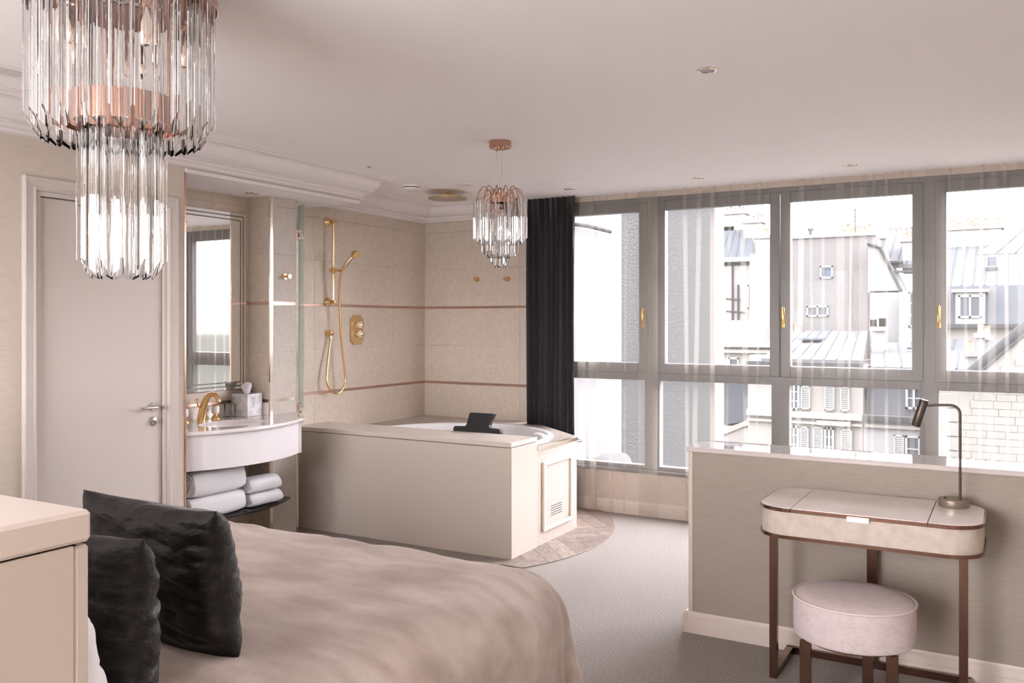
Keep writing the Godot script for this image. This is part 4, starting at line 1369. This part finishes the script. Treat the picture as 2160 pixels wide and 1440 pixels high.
func desk_zone():
	# low wall behind the desk
	var w := thing("low_wall", "low taupe textile covered wall with glossy stone cap behind the desk", "low wall", Vector3.ZERO, "", "structure")
	obj("body", bx(V(-1.396, 0, -4.515), V(0.598, 0.900, -4.244)), M.shaded_wall_textile, w)
	obj("end_post", bx(V(-1.402, 0, -4.519), V(-1.380, 0.900, -4.240), 0.002), M.satin_beige, w)
	obj("cap", bx(V(-1.410, 0.901, -4.528), V(0.598, 0.925, -4.233), 0.003), M.pony_cap_gloss, w)
	var m := MB.new()
	var sk := PackedVector2Array([Vector2(-4.244, 0.0), Vector2(-4.222, 0.0), Vector2(-4.222, 0.050), Vector2(-4.226, 0.053), Vector2(-4.226, 0.084), Vector2(-4.233, 0.094), Vector2(-4.236, 0.104), Vector2(-4.244, 0.104)])
	m.prism(sk, -1.424, 0.598, Transform3D(Basis(V(0, 0, 1), V(0, 1, 0), V(1, 0, 0)), Vector3.ZERO))
	m.box(V(-1.424, 0, -4.54), V(-1.402, 0.098, -4.2225), 0.003)
	obj("skirting", m, M.skirting_paint, w)
	# dressing table
	var d := thing("dressing_table", "dressing table with rounded stone top and copper trim in front of the low wall", "dressing table")
	var x0 := -0.945
	var x1 := -0.085
	var z0 := -4.216
	var z1 := -3.722
	var r := 0.135
	var face := rounded(x0 + 0.006, x1 - 0.006, z0 + 0.006, z1 - 0.006, r - 0.004)
	m = MB.new()
	m.prism(face, 0.660, 0.757, upright(), true)
	obj("apron", m, M.desk_leather, d)
	var ring := rounded(x0, x1, z0, z1, r)
	m = MB.new()
	m.prism(ring, 0.646, 0.660, upright(), true)
	obj("lower_trim", m, M.copper_dark, d)
	for q in [[x0 - 0.1, -0.7945], [-0.7915, -0.2795], [-0.2765, x1 + 0.1]]:
		var cut := PackedVector2Array([Vector2(q[0], -5), Vector2(q[1], -5), Vector2(q[1], -3), Vector2(q[0], -3)])
		var outer: PackedVector2Array = Geometry2D.intersect_polygons(ring, cut)[0]
		var inner: PackedVector2Array = Geometry2D.intersect_polygons(rounded(x0 + 0.007, x1 - 0.007, z0 + 0.007, z1 - 0.007, r - 0.006), cut)[0]
		m = MB.new()
		m.prism(outer, 0.758, 0.7735, upright())
		var tr := obj("top_trim", m, M.copper_dark, d)
		m = MB.new()
		m.prism(inner, 0.760, 0.7752, upright())
		obj("top_panel", m, M.desk_top_stone, tr)
	obj("pull_tab", bx(V(-0.572, 0.747, z1 - 0.006), V(-0.487, 0.768, z1 + 0.008), 0.002), M.tab_white, d)
	for x in [-0.897, -0.160]:
		obj("leg", bx(V(x - 0.016, 0.0, -3.895), V(x + 0.016, 0.648, -3.863), 0.001), M.copper_dark, d)
		obj("foot_bar", bx(V(x - 0.016, 0.0, -4.204), V(x + 0.016, 0.032, -3.893), 0.001), M.copper_dark, d)
	obj("back_bar", bx(V(-0.913, 0.0, -4.216), V(-0.144, 0.032, -4.192), 0.001), M.copper_dark, d)
	obj("leg", bx(V(-0.558, 0.03, -4.206), V(-0.513, 0.648, -4.180), 0.001), M.copper_dark, d)
	# lamp
	var l := thing("desk_lamp", "slim bronze reading lamp with tilted cylinder head on the dressing table", "lamp")
	m = MB.new()
	m.lathe([Vector2(0, 0), Vector2(0.058, 0), Vector2(0.0595, 0.003), Vector2(0.0595, 0.029), Vector2(0.057, 0.0325), Vector2(0, 0.033)], 48, Transform3D(Basis(), V(-0.207, 0.7755, -4.112)))
	var lb := obj("base", m, M.lamp_base_metal, l)
	m = MB.new()
	m.lathe([Vector2(0.005, 0.0), Vector2(0.006, 0.003), Vector2(0.003, 0.004), Vector2(0, 0.004)], 16, Transform3D(Basis(), V(-0.238, 0.8085, -4.103)))
	obj("switch", m, M.black_plastic, lb)
	m = MB.new()
	var px := -0.182
	var pz := -4.100
	var pts := [V(px, 0.80, pz)]
	pts.append(V(px, 1.0, pz))
	pts.append(V(px, 1.165, pz))
	for k in range(1, 9):
		var a := PI * 0.5 * k / 8.0
		pts.append(V(px - 0.036 * (1.0 - cos(a)), 1.165 + 0.036 * sin(a), pz))
	pts.append(V(-0.27, 1.199, pz)); pts.append(V(-0.322, 1.193, pz))
	m.tube(pts, 0.0056, 12)
	obj("arm", m, M.lamp_bronze, l)
	m = MB.new()
	var h0 := V(-0.352, 1.105, pz)
	var h1 := V(-0.318, 1.219, pz)
	var up := (h1 - h0).normalized()
	var sx := up.cross(V(0, 0, 1)).normalized()
	m.lathe([Vector2(0.014, 0.012), Vector2(0.0155, 0.0), Vector2(0.0178, 0.0), Vector2(0.0185, 0.002), Vector2(0.0185, 0.117), Vector2(0.0175, 0.119), Vector2(0, 0.119)], 28, Transform3D(Basis(sx, up, sx.cross(up)), h0))
	obj("head", m, M.lamp_bronze, l)
	# stool
	var s := thing("stool", "round pale chenille stool with piped edge and copper legs at the dressing table", "stool", V(-0.543, 0, -3.70))
	m = MB.new()
	m.lathe([Vector2(0, 0.298), Vector2(0.214, 0.298), Vector2(0.222, 0.304), Vector2(0.225, 0.316), Vector2(0.226, 0.38), Vector2(0.224, 0.448)], 64, Transform3D(), 1.02, 0.98)
	obj("seat_side", m, M.chenille, s)
	m = MB.new()
	m.lathe([Vector2(0.222, 0.450), Vector2(0.205, 0.4615), Vector2(0.16, 0.468), Vector2(0.08, 0.4715), Vector2(0, 0.4725)], 64, Transform3D(), 1.02, 0.98)
	obj("seat_top", m, M.chenille, s)
	m = MB.new()
	var loop := []
	for k in 81:
		var a := TAU * k / 80.0
		loop.append(V(0.2255 * 1.02 * cos(a), 0.4515, 0.2255 * 0.98 * sin(a)))
	m.tube(loop, 0.0052, 8, false)
	obj("piping", m, M.chenille_pipe, s)
	m = MB.new()
	m.lathe([Vector2(0.0, 0.286), Vector2(0.19, 0.286), Vector2(0.19, 0.299)], 48)
	obj("underframe", m, M.copper_dark, s)
	for q in [[-0.158, 0.135], [0.158, 0.135], [0.032, -0.165]]:
		obj("leg", bx(V(q[0] - 0.021, 0, q[1] - 0.011), V(q[0] + 0.021, 0.295, q[1] + 0.011), 0.001), M.copper_dark, s)

# ---------------------------------------------------------------- outside, beyond the windows
func house(called: String, label: String, cat := "building") -> Node3D:
	return thing(called, label, cat)

func slab(p: Node, called: String, x0: float, x1: float, y0: float, y1: float, z: float, depth: float, material: Material) -> MeshInstance3D:
	return obj(called, bx(V(minf(x0, x1), minf(y0, y1), z - depth), V(maxf(x0, x1), maxf(y0, y1), z)), material, p)

func pot(p: Node, x: float, y: float, z: float, h: float, r: float, material: Material):
	var m := MB.new()
	m.lathe([Vector2(0, 0), Vector2(r, 0), Vector2(r * 0.85, h * 0.15), Vector2(r * 0.72, h * 0.85), Vector2(r * 0.85, h * 0.9), Vector2(r * 0.85, h), Vector2(r * 0.6, h), Vector2(r * 0.6, h * 0.9), Vector2(0, h * 0.9)], 12, Transform3D(Basis(), V(x, y, z)))
	obj("chimney_pot", m, material, p)

func stack(p: Node, x0: float, x1: float, y0: float, y1: float, z: float, depth: float, material: Material, pots: Array, pot_mat: Material):
	var c := slab(p, "chimney_stack", x0, x1, y0, y1, z, depth, material)
	slab(c, "coping", x0 - 0.06, x1 + 0.06, y1 - 0.10, y1, z + 0.06, depth + 0.12, M.render_grey)
	for q in pots:
		pot(c, q[0], y1, z - depth * 0.5, q[1], 0.075, pot_mat)

func far_window(p: Node, x0: float, x1: float, y0: float, y1: float, z: float, lights := 2, bars := 0, pane: Material = null):
	var f := 0.05
	var m := MB.new()
	m.box(V(x0, y0, z - 0.02), V(x0 + f, y1, z + 0.03)); m.box(V(x1 - f, y0, z - 0.02), V(x1, y1, z + 0.03))
	m.box(V(x0, y0, z - 0.02), V(x1, y0 + f, z + 0.03)); m.box(V(x0, y1 - f, z - 0.02), V(x1, y1, z + 0.03))
	for k in range(1, lights):
		var x := lerpf(x0, x1, k / float(lights))
		m.box(V(x - f * 0.5, y0, z - 0.02), V(x + f * 0.5, y1, z + 0.03))
	for k in range(1, bars + 1):
		var y := lerpf(y0, y1, k / float(bars + 1))
		m.box(V(x0, y - 0.015, z - 0.02), V(x1, y + 0.015, z + 0.02))
	var w := obj("window", m, M.shutter_white, p)
	for k in lights:
		var a := lerpf(x0, x1, k / float(lights))
		var b := lerpf(x0, x1, (k + 1) / float(lights))
		slab(w, "pane", a + 0.02, b - 0.02, y0 + 0.02, y1 - 0.02, z + 0.004, 0.03, pane if pane else M.pane_dark)

func shutter(p: Node, x0: float, x1: float, y0: float, y1: float, z: float):
	var m := MB.new()
	m.box(V(x0, y0, z), V(x0 + 0.03, y1, z + 0.04)); m.box(V(x1 - 0.03, y0, z), V(x1, y1, z + 0.04))
	m.box(V(x0, y0, z), V(x1, y0 + 0.03, z + 0.04)); m.box(V(x0, y1 - 0.03, z), V(x1, y1, z + 0.04))
	m.box(V(x0 + 0.02, y0 + 0.02, z - 0.002), V(x1 - 0.02, y1 - 0.02, z + 0.004))
	var sh := obj("shutter", m, M.shutter_white, p)
	m = MB.new()
	var n := int((y1 - y0) / 0.045)
	for k in n:
		var y := lerpf(y0 + 0.03, y1 - 0.05, k / float(n - 1))
		m.prism(PackedVector2Array([Vector2(z + 0.004, y + 0.022), Vector2(z + 0.036, y), Vector2(z + 0.036, y + 0.006), Vector2(z + 0.004, y + 0.03)]), x0 + 0.025, x1 - 0.025, Transform3D(Basis(V(0, 0, 1), V(0, 1, 0), V(1, 0, 0)), Vector3.ZERO))
	obj("louvres", m, M.shutter_white, sh).set_meta("kind", "stuff")

# sloping roof sheet between a low front edge and a high back edge, with standing seams
func seam_roof(p: Node, x0: float, x1: float, ya: float, za: float, yb: float, zb: float, seams: int, material: Material, x0b := 99.0, x1b := 99.0) -> MeshInstance3D:
	var t := 0.12
	var u0 := x0 if x0b > 90.0 else x0b
	var u1 := x1 if x1b > 90.0 else x1b
	var m := MB.new()
	var o := V((x0 + x1) / 2.0, (ya + yb) / 2.0 - t * 0.5, (za + zb) / 2.0)
	var A := V(x0, ya, za); var B := V(x1, ya, za); var C := V(u1, yb, zb); var D := V(u0, yb, zb)
	var dn := V(0, -t, 0)
	m.oquad(A, B, C, D, o); m.oquad(A + dn, B + dn, C + dn, D + dn, o)
	m.oquad(A, B, B + dn, A + dn, o); m.oquad(B, C, C + dn, B + dn, o); m.oquad(C, D, D + dn, C + dn, o); m.oquad(D, A, A + dn, D + dn, o)
	var r := obj("roof", m, material, p)
	if seams:
		m = MB.new()
		for k in range(1, seams):
			var f := k / float(seams)
			m.tube([A.lerp(B, f) + V(0, 0.01, 0), D.lerp(C, f) + V(0, 0.01, 0)], 0.022, 4)
		obj("seams", m, material, r).set_meta("kind", "stuff")
	return r

func outside():
	struct("ground", bx(V(-60, -15, -90), V(60, -14.5, 40)), M.asphalt, "pale courtyard ground far below the windows", "ground")
	var m := MB.new()
	var o: Node3D
	# near party wall on the left
	o = house("neighbour_wall", "near white party wall, smooth then roughcast, seen beside the black curtain")
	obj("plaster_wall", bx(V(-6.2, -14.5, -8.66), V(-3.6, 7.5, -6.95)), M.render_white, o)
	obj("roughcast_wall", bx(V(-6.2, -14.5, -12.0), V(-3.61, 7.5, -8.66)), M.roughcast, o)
	obj("corner_pilaster", bx(V(-6.2, -14.5, -12.45), V(-3.585, 7.5, -12.0)), M.render_cream, o)
	m.tube([V(-3.6, 2.46, -7.0), V(-3.52, 2.47, -7.62), V(-3.52, 2.465, -8.18)], 0.018, 8)
	obj("bracket_pipe", m, M.lead_grey, o)
	obj("ledge", bx(V(-4.2, -0.1, -8.7), V(-3.45, 0.02, -6.9)), M.render_white, o)
	m = MB.new()
	var arch := PackedVector2Array([Vector2(-8.62, 0.02)])
	for k in 13:
		arch.append(Vector2(-8.24 - 0.38 * cos(PI * k / 12.0), 0.02 + 0.20 * sin(PI * k / 12.0)))
	m.prism(arch, -4.1, -3.46, Transform3D(Basis(V(0, 0, 1), V(0, 1, 0), V(1, 0, 0)), Vector3.ZERO))
	obj("curved_hood", m, M.render_grey, o)
	o = thing("potted_plant", "small sprig of a plant on the ledge outside the curtain-side window", "plant", V(-3.52, 0.02, -7.78))
	m = MB.new()
	m.lathe([Vector2(0, 0), Vector2(0.05, 0), Vector2(0.065, 0.09), Vector2(0.055, 0.09), Vector2(0.05, 0.08), Vector2(0, 0.08)], 16)
	obj("pot", m, M.pot_grey, o)
	m = MB.new()
	for k in 14:
		var a := k * 2.4
		var r0 := 0.02 + 0.05 * rng.randf()
		m.otri(V(0, 0.08, 0), V(cos(a) * r0 - 0.01, 0.16 + 0.07 * rng.randf(), sin(a) * r0), V(cos(a + 0.5) * r0 * 1.3, 0.13 + 0.06 * rng.randf(), sin(a + 0.5) * r0 * 1.3), V(0, 0.0, 0))
	obj("foliage", m, M.leaf, o)
	# A: old houses between the party wall and the white gable
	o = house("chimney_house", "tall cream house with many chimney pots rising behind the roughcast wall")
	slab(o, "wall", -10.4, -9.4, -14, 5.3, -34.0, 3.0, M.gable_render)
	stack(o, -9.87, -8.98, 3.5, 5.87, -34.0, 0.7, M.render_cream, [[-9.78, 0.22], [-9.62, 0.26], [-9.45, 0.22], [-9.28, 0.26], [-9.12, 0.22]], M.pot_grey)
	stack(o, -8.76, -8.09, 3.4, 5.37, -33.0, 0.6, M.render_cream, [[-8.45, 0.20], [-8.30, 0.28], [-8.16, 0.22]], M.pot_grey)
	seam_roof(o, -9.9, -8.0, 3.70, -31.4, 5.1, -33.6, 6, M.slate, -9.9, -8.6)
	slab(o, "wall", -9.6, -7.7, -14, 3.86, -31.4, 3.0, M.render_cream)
	slab(o, "cornice", -9.3, -7.9, 3.72, 3.88, -31.2, 0.3, M.stone_cream)
	far_window(o, -8.18, -7.90, 2.04, 2.88, -31.38, 1, 2)
	m = MB.new()
	for q in [[-8.72, 3.6, -1.0], [-8.52, 2.9, -1.0]]:
		m.tube([V(q[0], q[1], -31.36), V(q[0], q[2], -31.36)], 0.035, 6)
	m.tube([V(-8.95, 2.4, -31.36), V(-8.45, 2.35, -31.36)], 0.03, 6)
	m.tube([V(-8.95, 1.95, -31.36), V(-8.3, 1.9, -31.36)], 0.03, 6)
	obj("drain_pipes", m, M.lead_grey, o)
	o = house("render_house", "plain white rendered house left of the white gable with two orange pots")
	slab(o, "wall", -7.55, -6.32, -14, 3.82, -29.2, 1.5, M.render_white)
	stack(o, -7.45, -6.45, 3.7, 4.45, -29.6, 0.6, M.render_white, [[-7.16, 0.26], [-6.95, 0.32]], M.pot_clay)
	o = house("balcony_house", "pale house with a blue glass balcony left of the casement post")
	slab(o, "wall", -8.3, -5.75, -14, 0.95, -26.4, 1.3, M.render_cream)
	slab(o, "balcony_slab", -8.0, -6.0, 0.80, 0.95, -26.1, 0.3, M.stone_cream)
	slab(o, "cornice", -8.0, -5.9, 0.62, 0.72, -26.2, 0.2, M.stone_cream)
	for k in 3:
		slab(o, "glass_panel", -7.52 + k * 0.42, -7.12 + k * 0.42, 0.98, 1.60, -26.12, 0.03, M.rail_glass)
	far_window(o, -7.46, -7.14, -0.1, 0.47, -26.38, 1, 1)
	o = house("mansard_wing", "cream wing with a steep grey slate slope seen low beside the casement post")
	slab(o, "wall", -6.95, -5.63, -14, -1.35, -23.9, 2.0, M.render_cream)
	slab(o, "upper_wall", -6.55, -5.63, -1.4, 0.6, -25.3, 0.7, M.render_cream)
	m = MB.new()
	m.prism(PackedVector2Array([Vector2(-7.3, -1.4), Vector2(-5.98, -1.12), Vector2(-6.02, -0.95), Vector2(-6.62, -0.14), Vector2(-7.3, -0.14)]), -25.2, -24.2)
	obj("slate_slope", m, M.slate, o)
	m = MB.new()
	m.prism(PackedVector2Array([Vector2(-7.1, -1.66), Vector2(-5.6, -0.98), Vector2(-5.6, -0.86), Vector2(-7.1, -1.50)]), -24.4, -23.85)
	obj("parapet", m, M.stone_cream, o)
	# B: the white gable
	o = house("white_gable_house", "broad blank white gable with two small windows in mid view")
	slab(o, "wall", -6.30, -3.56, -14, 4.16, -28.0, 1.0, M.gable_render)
	slab(o, "coping", -6.32, -3.50, 4.14, 4.24, -27.93, 0.5, M.render_grey)
	far_window(o, -5.08, -4.70, 2.88, 3.27, -27.99, 1, 0, M.pane_blue)
	far_window(o, -5.47, -4.83, 1.72, 2.05, -27.99, 2)
	for q in [[-4.46, 0.16], [-4.30, 0.30], [-4.16, 0.2], [-4.02, 0.26], [-3.86, 0.22], [-3.70, 0.30]]:
		pot(o, q[0], 4.22, -28.3, q[1], 0.09, M.pot_clay)
	m = MB.new()
	m.lathe([Vector2(0, 0), Vector2(0.05, 0), Vector2(0.05, 0.16), Vector2(0.11, 0.17), Vector2(0.09, 0.24), Vector2(0, 0.26)], 12, Transform3D(Basis(), V(-5.40, 4.22, -28.2)))
	obj("roof_vent", m, M.lead_grey, o)
	m = MB.new()
	m.tube([V(-4.12, 4.2, -28.4), V(-4.12, 5.05, -28.4)], 0.02, 5)
	for k in 5:
		m.tube([V(-4.46, 4.55 + k * 0.11, -28.4), V(-3.78, 4.53 + k * 0.11, -28.4)], 0.011, 4)
	m.tube([V(-4.5, 4.2, -28.4), V(-4.5, 4.85, -28.4)], 0.015, 5)
	m.tube([V(-4.62, 4.83, -28.4), V(-4.3, 4.83, -28.4)], 0.011, 4)
	obj("aerial", m, M.lead_grey, o)
	# B right: roofs between gable and post
	o = house("grey_roof_house", "pale house with a zinc roof and slanting lead flashing right of the white gable")
	slab(o, "wall", -3.54, -1.9, -14, 2.45, -27.2, 2.5, M.render_grey)
	m = MB.new()
	m.prism(PackedVector2Array([Vector2(-3.6, 2.4), Vector2(-2.65, 2.4), Vector2(-3.25, 3.70), Vector2(-3.6, 3.80)]), -29.0, -27.2)
	obj("gable_end", m, M.render_grey, o)
	m = MB.new()
	m.tube([V(-3.60, 3.82, -27.15), V(-3.26, 3.70, -27.15), V(-2.70, 2.45, -27.15)], 0.05, 6)
	obj("flashing", m, M.lead_grey, o)
	seam_roof(o, -3.4, -1.9, 3.25, -28.0, 4.30, -30.0, 6, M.zinc)
	slab(o, "roof_ledge", -3.10, -2.4, 2.98, 3.05, -27.5, 0.4, M.lead_grey)
	slab(o, "roof_ledge", -3.12, -2.75, 3.28, 3.34, -27.7, 0.4, M.lead_grey)
	slab(o, "wall_bay", -2.70, -2.02, -14, 2.40, -26.6, 0.6, M.render_white)
	far_window(o, -2.46, -2.10, 1.41, 2.39, -26.58, 1, 2)
	stack(o, -2.78, -2.15, 3.0, 4.02, -28.2, 0.7, M.render_cream, [[-2.70, 0.2], [-2.52, 0.24]], M.pot_clay)
	stack(o, -3.62, -2.55, 3.6, 4.32, -30.2, 0.5, M.render_grey, [[-3.50, 0.22], [-3.36, 0.26], [-3.20, 0.22], [-3.05, 0.26], [-2.88, 0.22], [-2.74, 0.26]], M.pot_grey)
	# C: zinc roofed building with shutters below
	o = house("shuttered_house", "cream street house with zinc roof and louvred white shutters, middle of the view")
	slab(o, "wall", -5.6, -2.95, -14, 0.50, -21.5, 5.0, M.render_cream)
	var rf := seam_roof(o, -5.3, -2.96, 0.66, -21.6, 1.30, -26.9, 8, M.zinc, -5.6, -3.56)
	m = MB.new()
	m.box(V(-4.98, 1.06, -25.2), V(-4.40, 1.12, -24.3), 0.01, Transform3D(Basis(), V(0, 0, 0)))
	obj("skylight", m, M.pane_blue, rf)
	slab(o, "gutter", -5.6, -2.95, 0.50, 0.60, -21.3, 0.25, M.lead_grey)
	slab(o, "cornice", -5.6, -2.95, 0.34, 0.46, -21.35, 0.2, M.stone_cream)
	slab(o, "string_course", -5.6, -2.95, -0.72, -0.58, -21.36, 0.2, M.stone_cream)
	slab(o, "string_course", -5.6, -2.95, -0.86, -0.80, -21.40, 0.15, M.stone_cream)
	slab(o, "lintel", -3.95, -3.20, -0.86, -0.76, -21.32, 0.2, M.stone_cream)
	far_window(o, -4.62, -4.36, -0.55, 0.10, -21.48, 2, 2)
	far_window(o, -4.62, -4.37, -1.60, -0.93, -21.48, 2, 2)
	far_window(o, -3.80, -3.58, -1.60, -0.92, -21.48, 2, 2)
	for q in [[-4.33, -4.11, -0.52, 0.04], [-3.79, -3.57, -0.52, 0.06], [-3.44, -3.24, -0.52, 0.05], [-4.34, -4.15, -1.55, -0.93], [-4.05, -3.83, -1.55, -0.92], [-3.43, -3.18, -1.55, -0.93]]:
		shutter(o, q[0], q[1], q[2], q[3], -21.47)
	stack(o, -3.07, -2.80, 0.6, 1.42, -24.0, 0.4, M.render_grey, [], M.pot_clay)
	o = thing("planter", "clay planters with bare stems on the zinc roof below the gable", "planter", V(0, 0, 0))
	slab(o, "box", -3.56, -3.36, 1.42, 1.62, -27.2, 0.3, M.pot_clay)
	slab(o, "box", -3.30, -3.10, 1.42, 1.66, -27.2, 0.3, M.pot_clay)
	m = MB.new()
	for k in 12:
		var x := -3.5 + 0.035 * k
		m.tube([V(x, 1.5, -27.35), V(x + rng.randf_range(-0.12, 0.12), 1.68 + 0.14 * rng.randf(), -27.35)], 0.008, 4)
	obj("stems", m, M.lead_grey, o)
	o = thing("planter", "clay pots and plants on the roof edge left of the gable windows", "planter")
	for q in [[-5.70, 1.26, 0.28], [-5.52, 1.26, 0.2]]:
		pot(o, q[0], q[1], -26.8, q[2], 0.11, M.pot_clay)
	m = MB.new()
	for k in 10:
		m.tube([V(-5.5 + 0.02 * k, 1.3, -26.8), V(-5.5 + 0.02 * k + rng.randf_range(-0.1, 0.1), 1.55 + 0.1 * rng.randf(), -26.8)], 0.009, 4)
	obj("stems", m, M.leaf, o)
	o = house("dormer_house", "white house with zinc dormer and one shutter beside the desk lamp head")
	slab(o, "wall", -2.94, -1.2, -14, -0.60, -21.5, 4.0, M.render_white)
	slab(o, "zinc_front", -2.90, -1.3, -0.66, 0.30, -21.7, 3.0, M.zinc)
	seam_roof(o, -2.85, -1.2, 0.50, -22.0, 1.00, -25.7, 5, M.zinc, -3.33, -1.6)
	slab(o, "gutter", -2.92, -1.3, -0.70, -0.60, -21.3, 0.3, M.lead_grey)
	slab(o, "cornice", -2.90, -1.3, -0.86, -0.78, -21.4, 0.2, M.stone_cream)
	far_window(o, -2.06, -1.72, -0.42, 0.08, -21.62, 2, 1)
	shutter(o, -2.29, -2.08, -1.50, -1.0, -21.47)
	far_window(o, -2.06, -1.74, -1.60, -1.0, -21.48, 1, 1)
	m = MB.new()
	m.lathe([Vector2(0.0, 0.0), Vector2(0.06, 0), Vector2(0.05, 0.04), Vector2(0, 0.06)], 10, Transform3D(Basis(), V(-2.22, 0.86, -24.2)))
	obj("roof_vent", m, M.lead_grey, o)
	# D: mansard house at right
	o = house("mansard_house", "house with zinc upper roof, slate band and one dormer window, right of the last post")
	stack(o, -2.0, -0.23, 3.4, 4.56, -31.0, 0.8, M.render_cream, [[-1.72, 0.16], [-1.56, 0.28], [-1.42, 0.18], [-1.18, 0.28], [-1.05, 0.2], [-0.93, 0.3], [-0.80, 0.2], [-0.67, 0.28], [-0.32, 0.28]], M.pot_clay)
	seam_roof(o, -2.0, 1.6, 2.54, -27.0, 3.92, -31.0, 13, M.zinc)
	seam_roof(o, -0.9, 2.2, 3.6, -30.0, 4.6, -31.5, 6, M.zinc, 0.2, 2.2)
	m = MB.new()
	m.box(V(-0.60, 3.10, -28.55), V(-0.30, 3.44, -28.25), 0.01)
	var sk := obj("roof_window", m, M.shutter_white, o)
	slab(sk, "pane", -0.56, -0.34, 3.14, 3.40, -28.24, 0.02, M.pane_blue)
	m = MB.new()
	m.prism(PackedVector2Array([Vector2(-26.2, 1.44), Vector2(-27.0, 2.54), Vector2(-28.0, 2.54), Vector2(-28.0, 1.44)]), -2.0, 1.6, Transform3D(Basis(V(0, 0, 1), V(0, 1, 0), V(1, 0, 0)), Vector3.ZERO))
	obj("slate_band", m, M.slate, o)
	slab(o, "dormer", -1.27, -0.58, 1.50, 2.36, -26.1, 0.8, M.render_white)
	slab(o, "dormer_hood", -1.36, -0.50, 2.34, 2.42, -26.0, 1.0, M.render_white)
	far_window(o, -1.20, -0.65, 1.66, 2.26, -26.08, 2)
	slab(o, "ledge", -2.0, 1.6, 1.40, 1.50, -25.9, 0.5, M.lead_grey)
	slab(o, "wall", -2.0, 1.6, -14, 1.42, -26.2, 5.0, M.render_cream)
	o = house("low_zinc_roof", "low zinc roofs with clay chimney pots in front of the mansard house")
	slab(o, "wall", -1.6, 1.2, -14, 0.85, -23.4, 2.0, M.render_grey)
	seam_roof(o, -1.6, 0.4, 0.86, -23.0, 1.12, -24.6, 5, M.zinc_dark)
	seam_roof(o, -1.5, -0.2, 0.56, -20.4, 0.92, -21.6, 5, M.zinc)
	slab(o, "wall", -1.5, 0.6, -14, 0.50, -20.5, 2.0, M.render_white)
	stack(o, -0.65, -0.50, 0.6, 1.30, -22.0, 0.3, M.render_grey, [[-0.575, 0.24]], M.pot_clay)
	stack(o, -0.51, -0.41, 0.6, 1.24, -22.6, 0.3, M.render_grey, [[-0.46, 0.22]], M.pot_clay)
	stack(o, -0.80, -0.58, 0.3, 0.95, -20.0, 0.3, M.render_grey, [[-0.70, 0.24]], M.pot_clay)
	# stone gable close on the right
	o = house("stone_gable_house", "cream coursed stone gable with a lead verge on the far right")
	m = MB.new()
	m.prism(PackedVector2Array([Vector2(-0.70, -14), Vector2(4.0, -14), Vector2(4.0, 5.2), Vector2(-0.42, 0.86), Vector2(-0.70, 0.60)]), -16.0, -13.0)
	obj("wall", m, M.stone_cream, o)
	m = MB.new()
	m.tube([V(-0.52, 0.84, -12.95), V(4.0, 5.28, -12.95)], 0.055, 6)
	m.tube([V(-0.45, 0.80, -12.97), V(4.0, 5.17, -12.97)], 0.03, 6)
	obj("verge", m, M.zinc_dark, o)
	var row := 0
	var y := -1.2
	var crs := MB.new()
	while y < 2.2:
		var hgt := 0.085 + 0.02 * rng.randf()
		var x := -0.66 + (0.05 if row % 2 == 0 else -0.03)
		while x < 1.6:
			var wd := rng.randf_range(0.16, 0.34)
			if y + hgt < 0.80 + (x - -0.42) * 0.98 - 0.05:
				crs.box(V(x, y, -13.0), V(x + wd - 0.005, y + hgt - 0.005, -12.994 + rng.randf() * 0.006), 0.002)
			x += wd
		y += hgt
		row += 1
	obj("stone_courses", crs, M.stone_cream, o).set_meta("kind", "stuff")
	for k in 9:
		slab(o, "quoin", -0.74 - (0.07 if k % 2 == 0 else 0.0), -0.60, -1.1 + k * 0.19, -0.93 + k * 0.19, -12.97, 0.2, M.stone_cream)
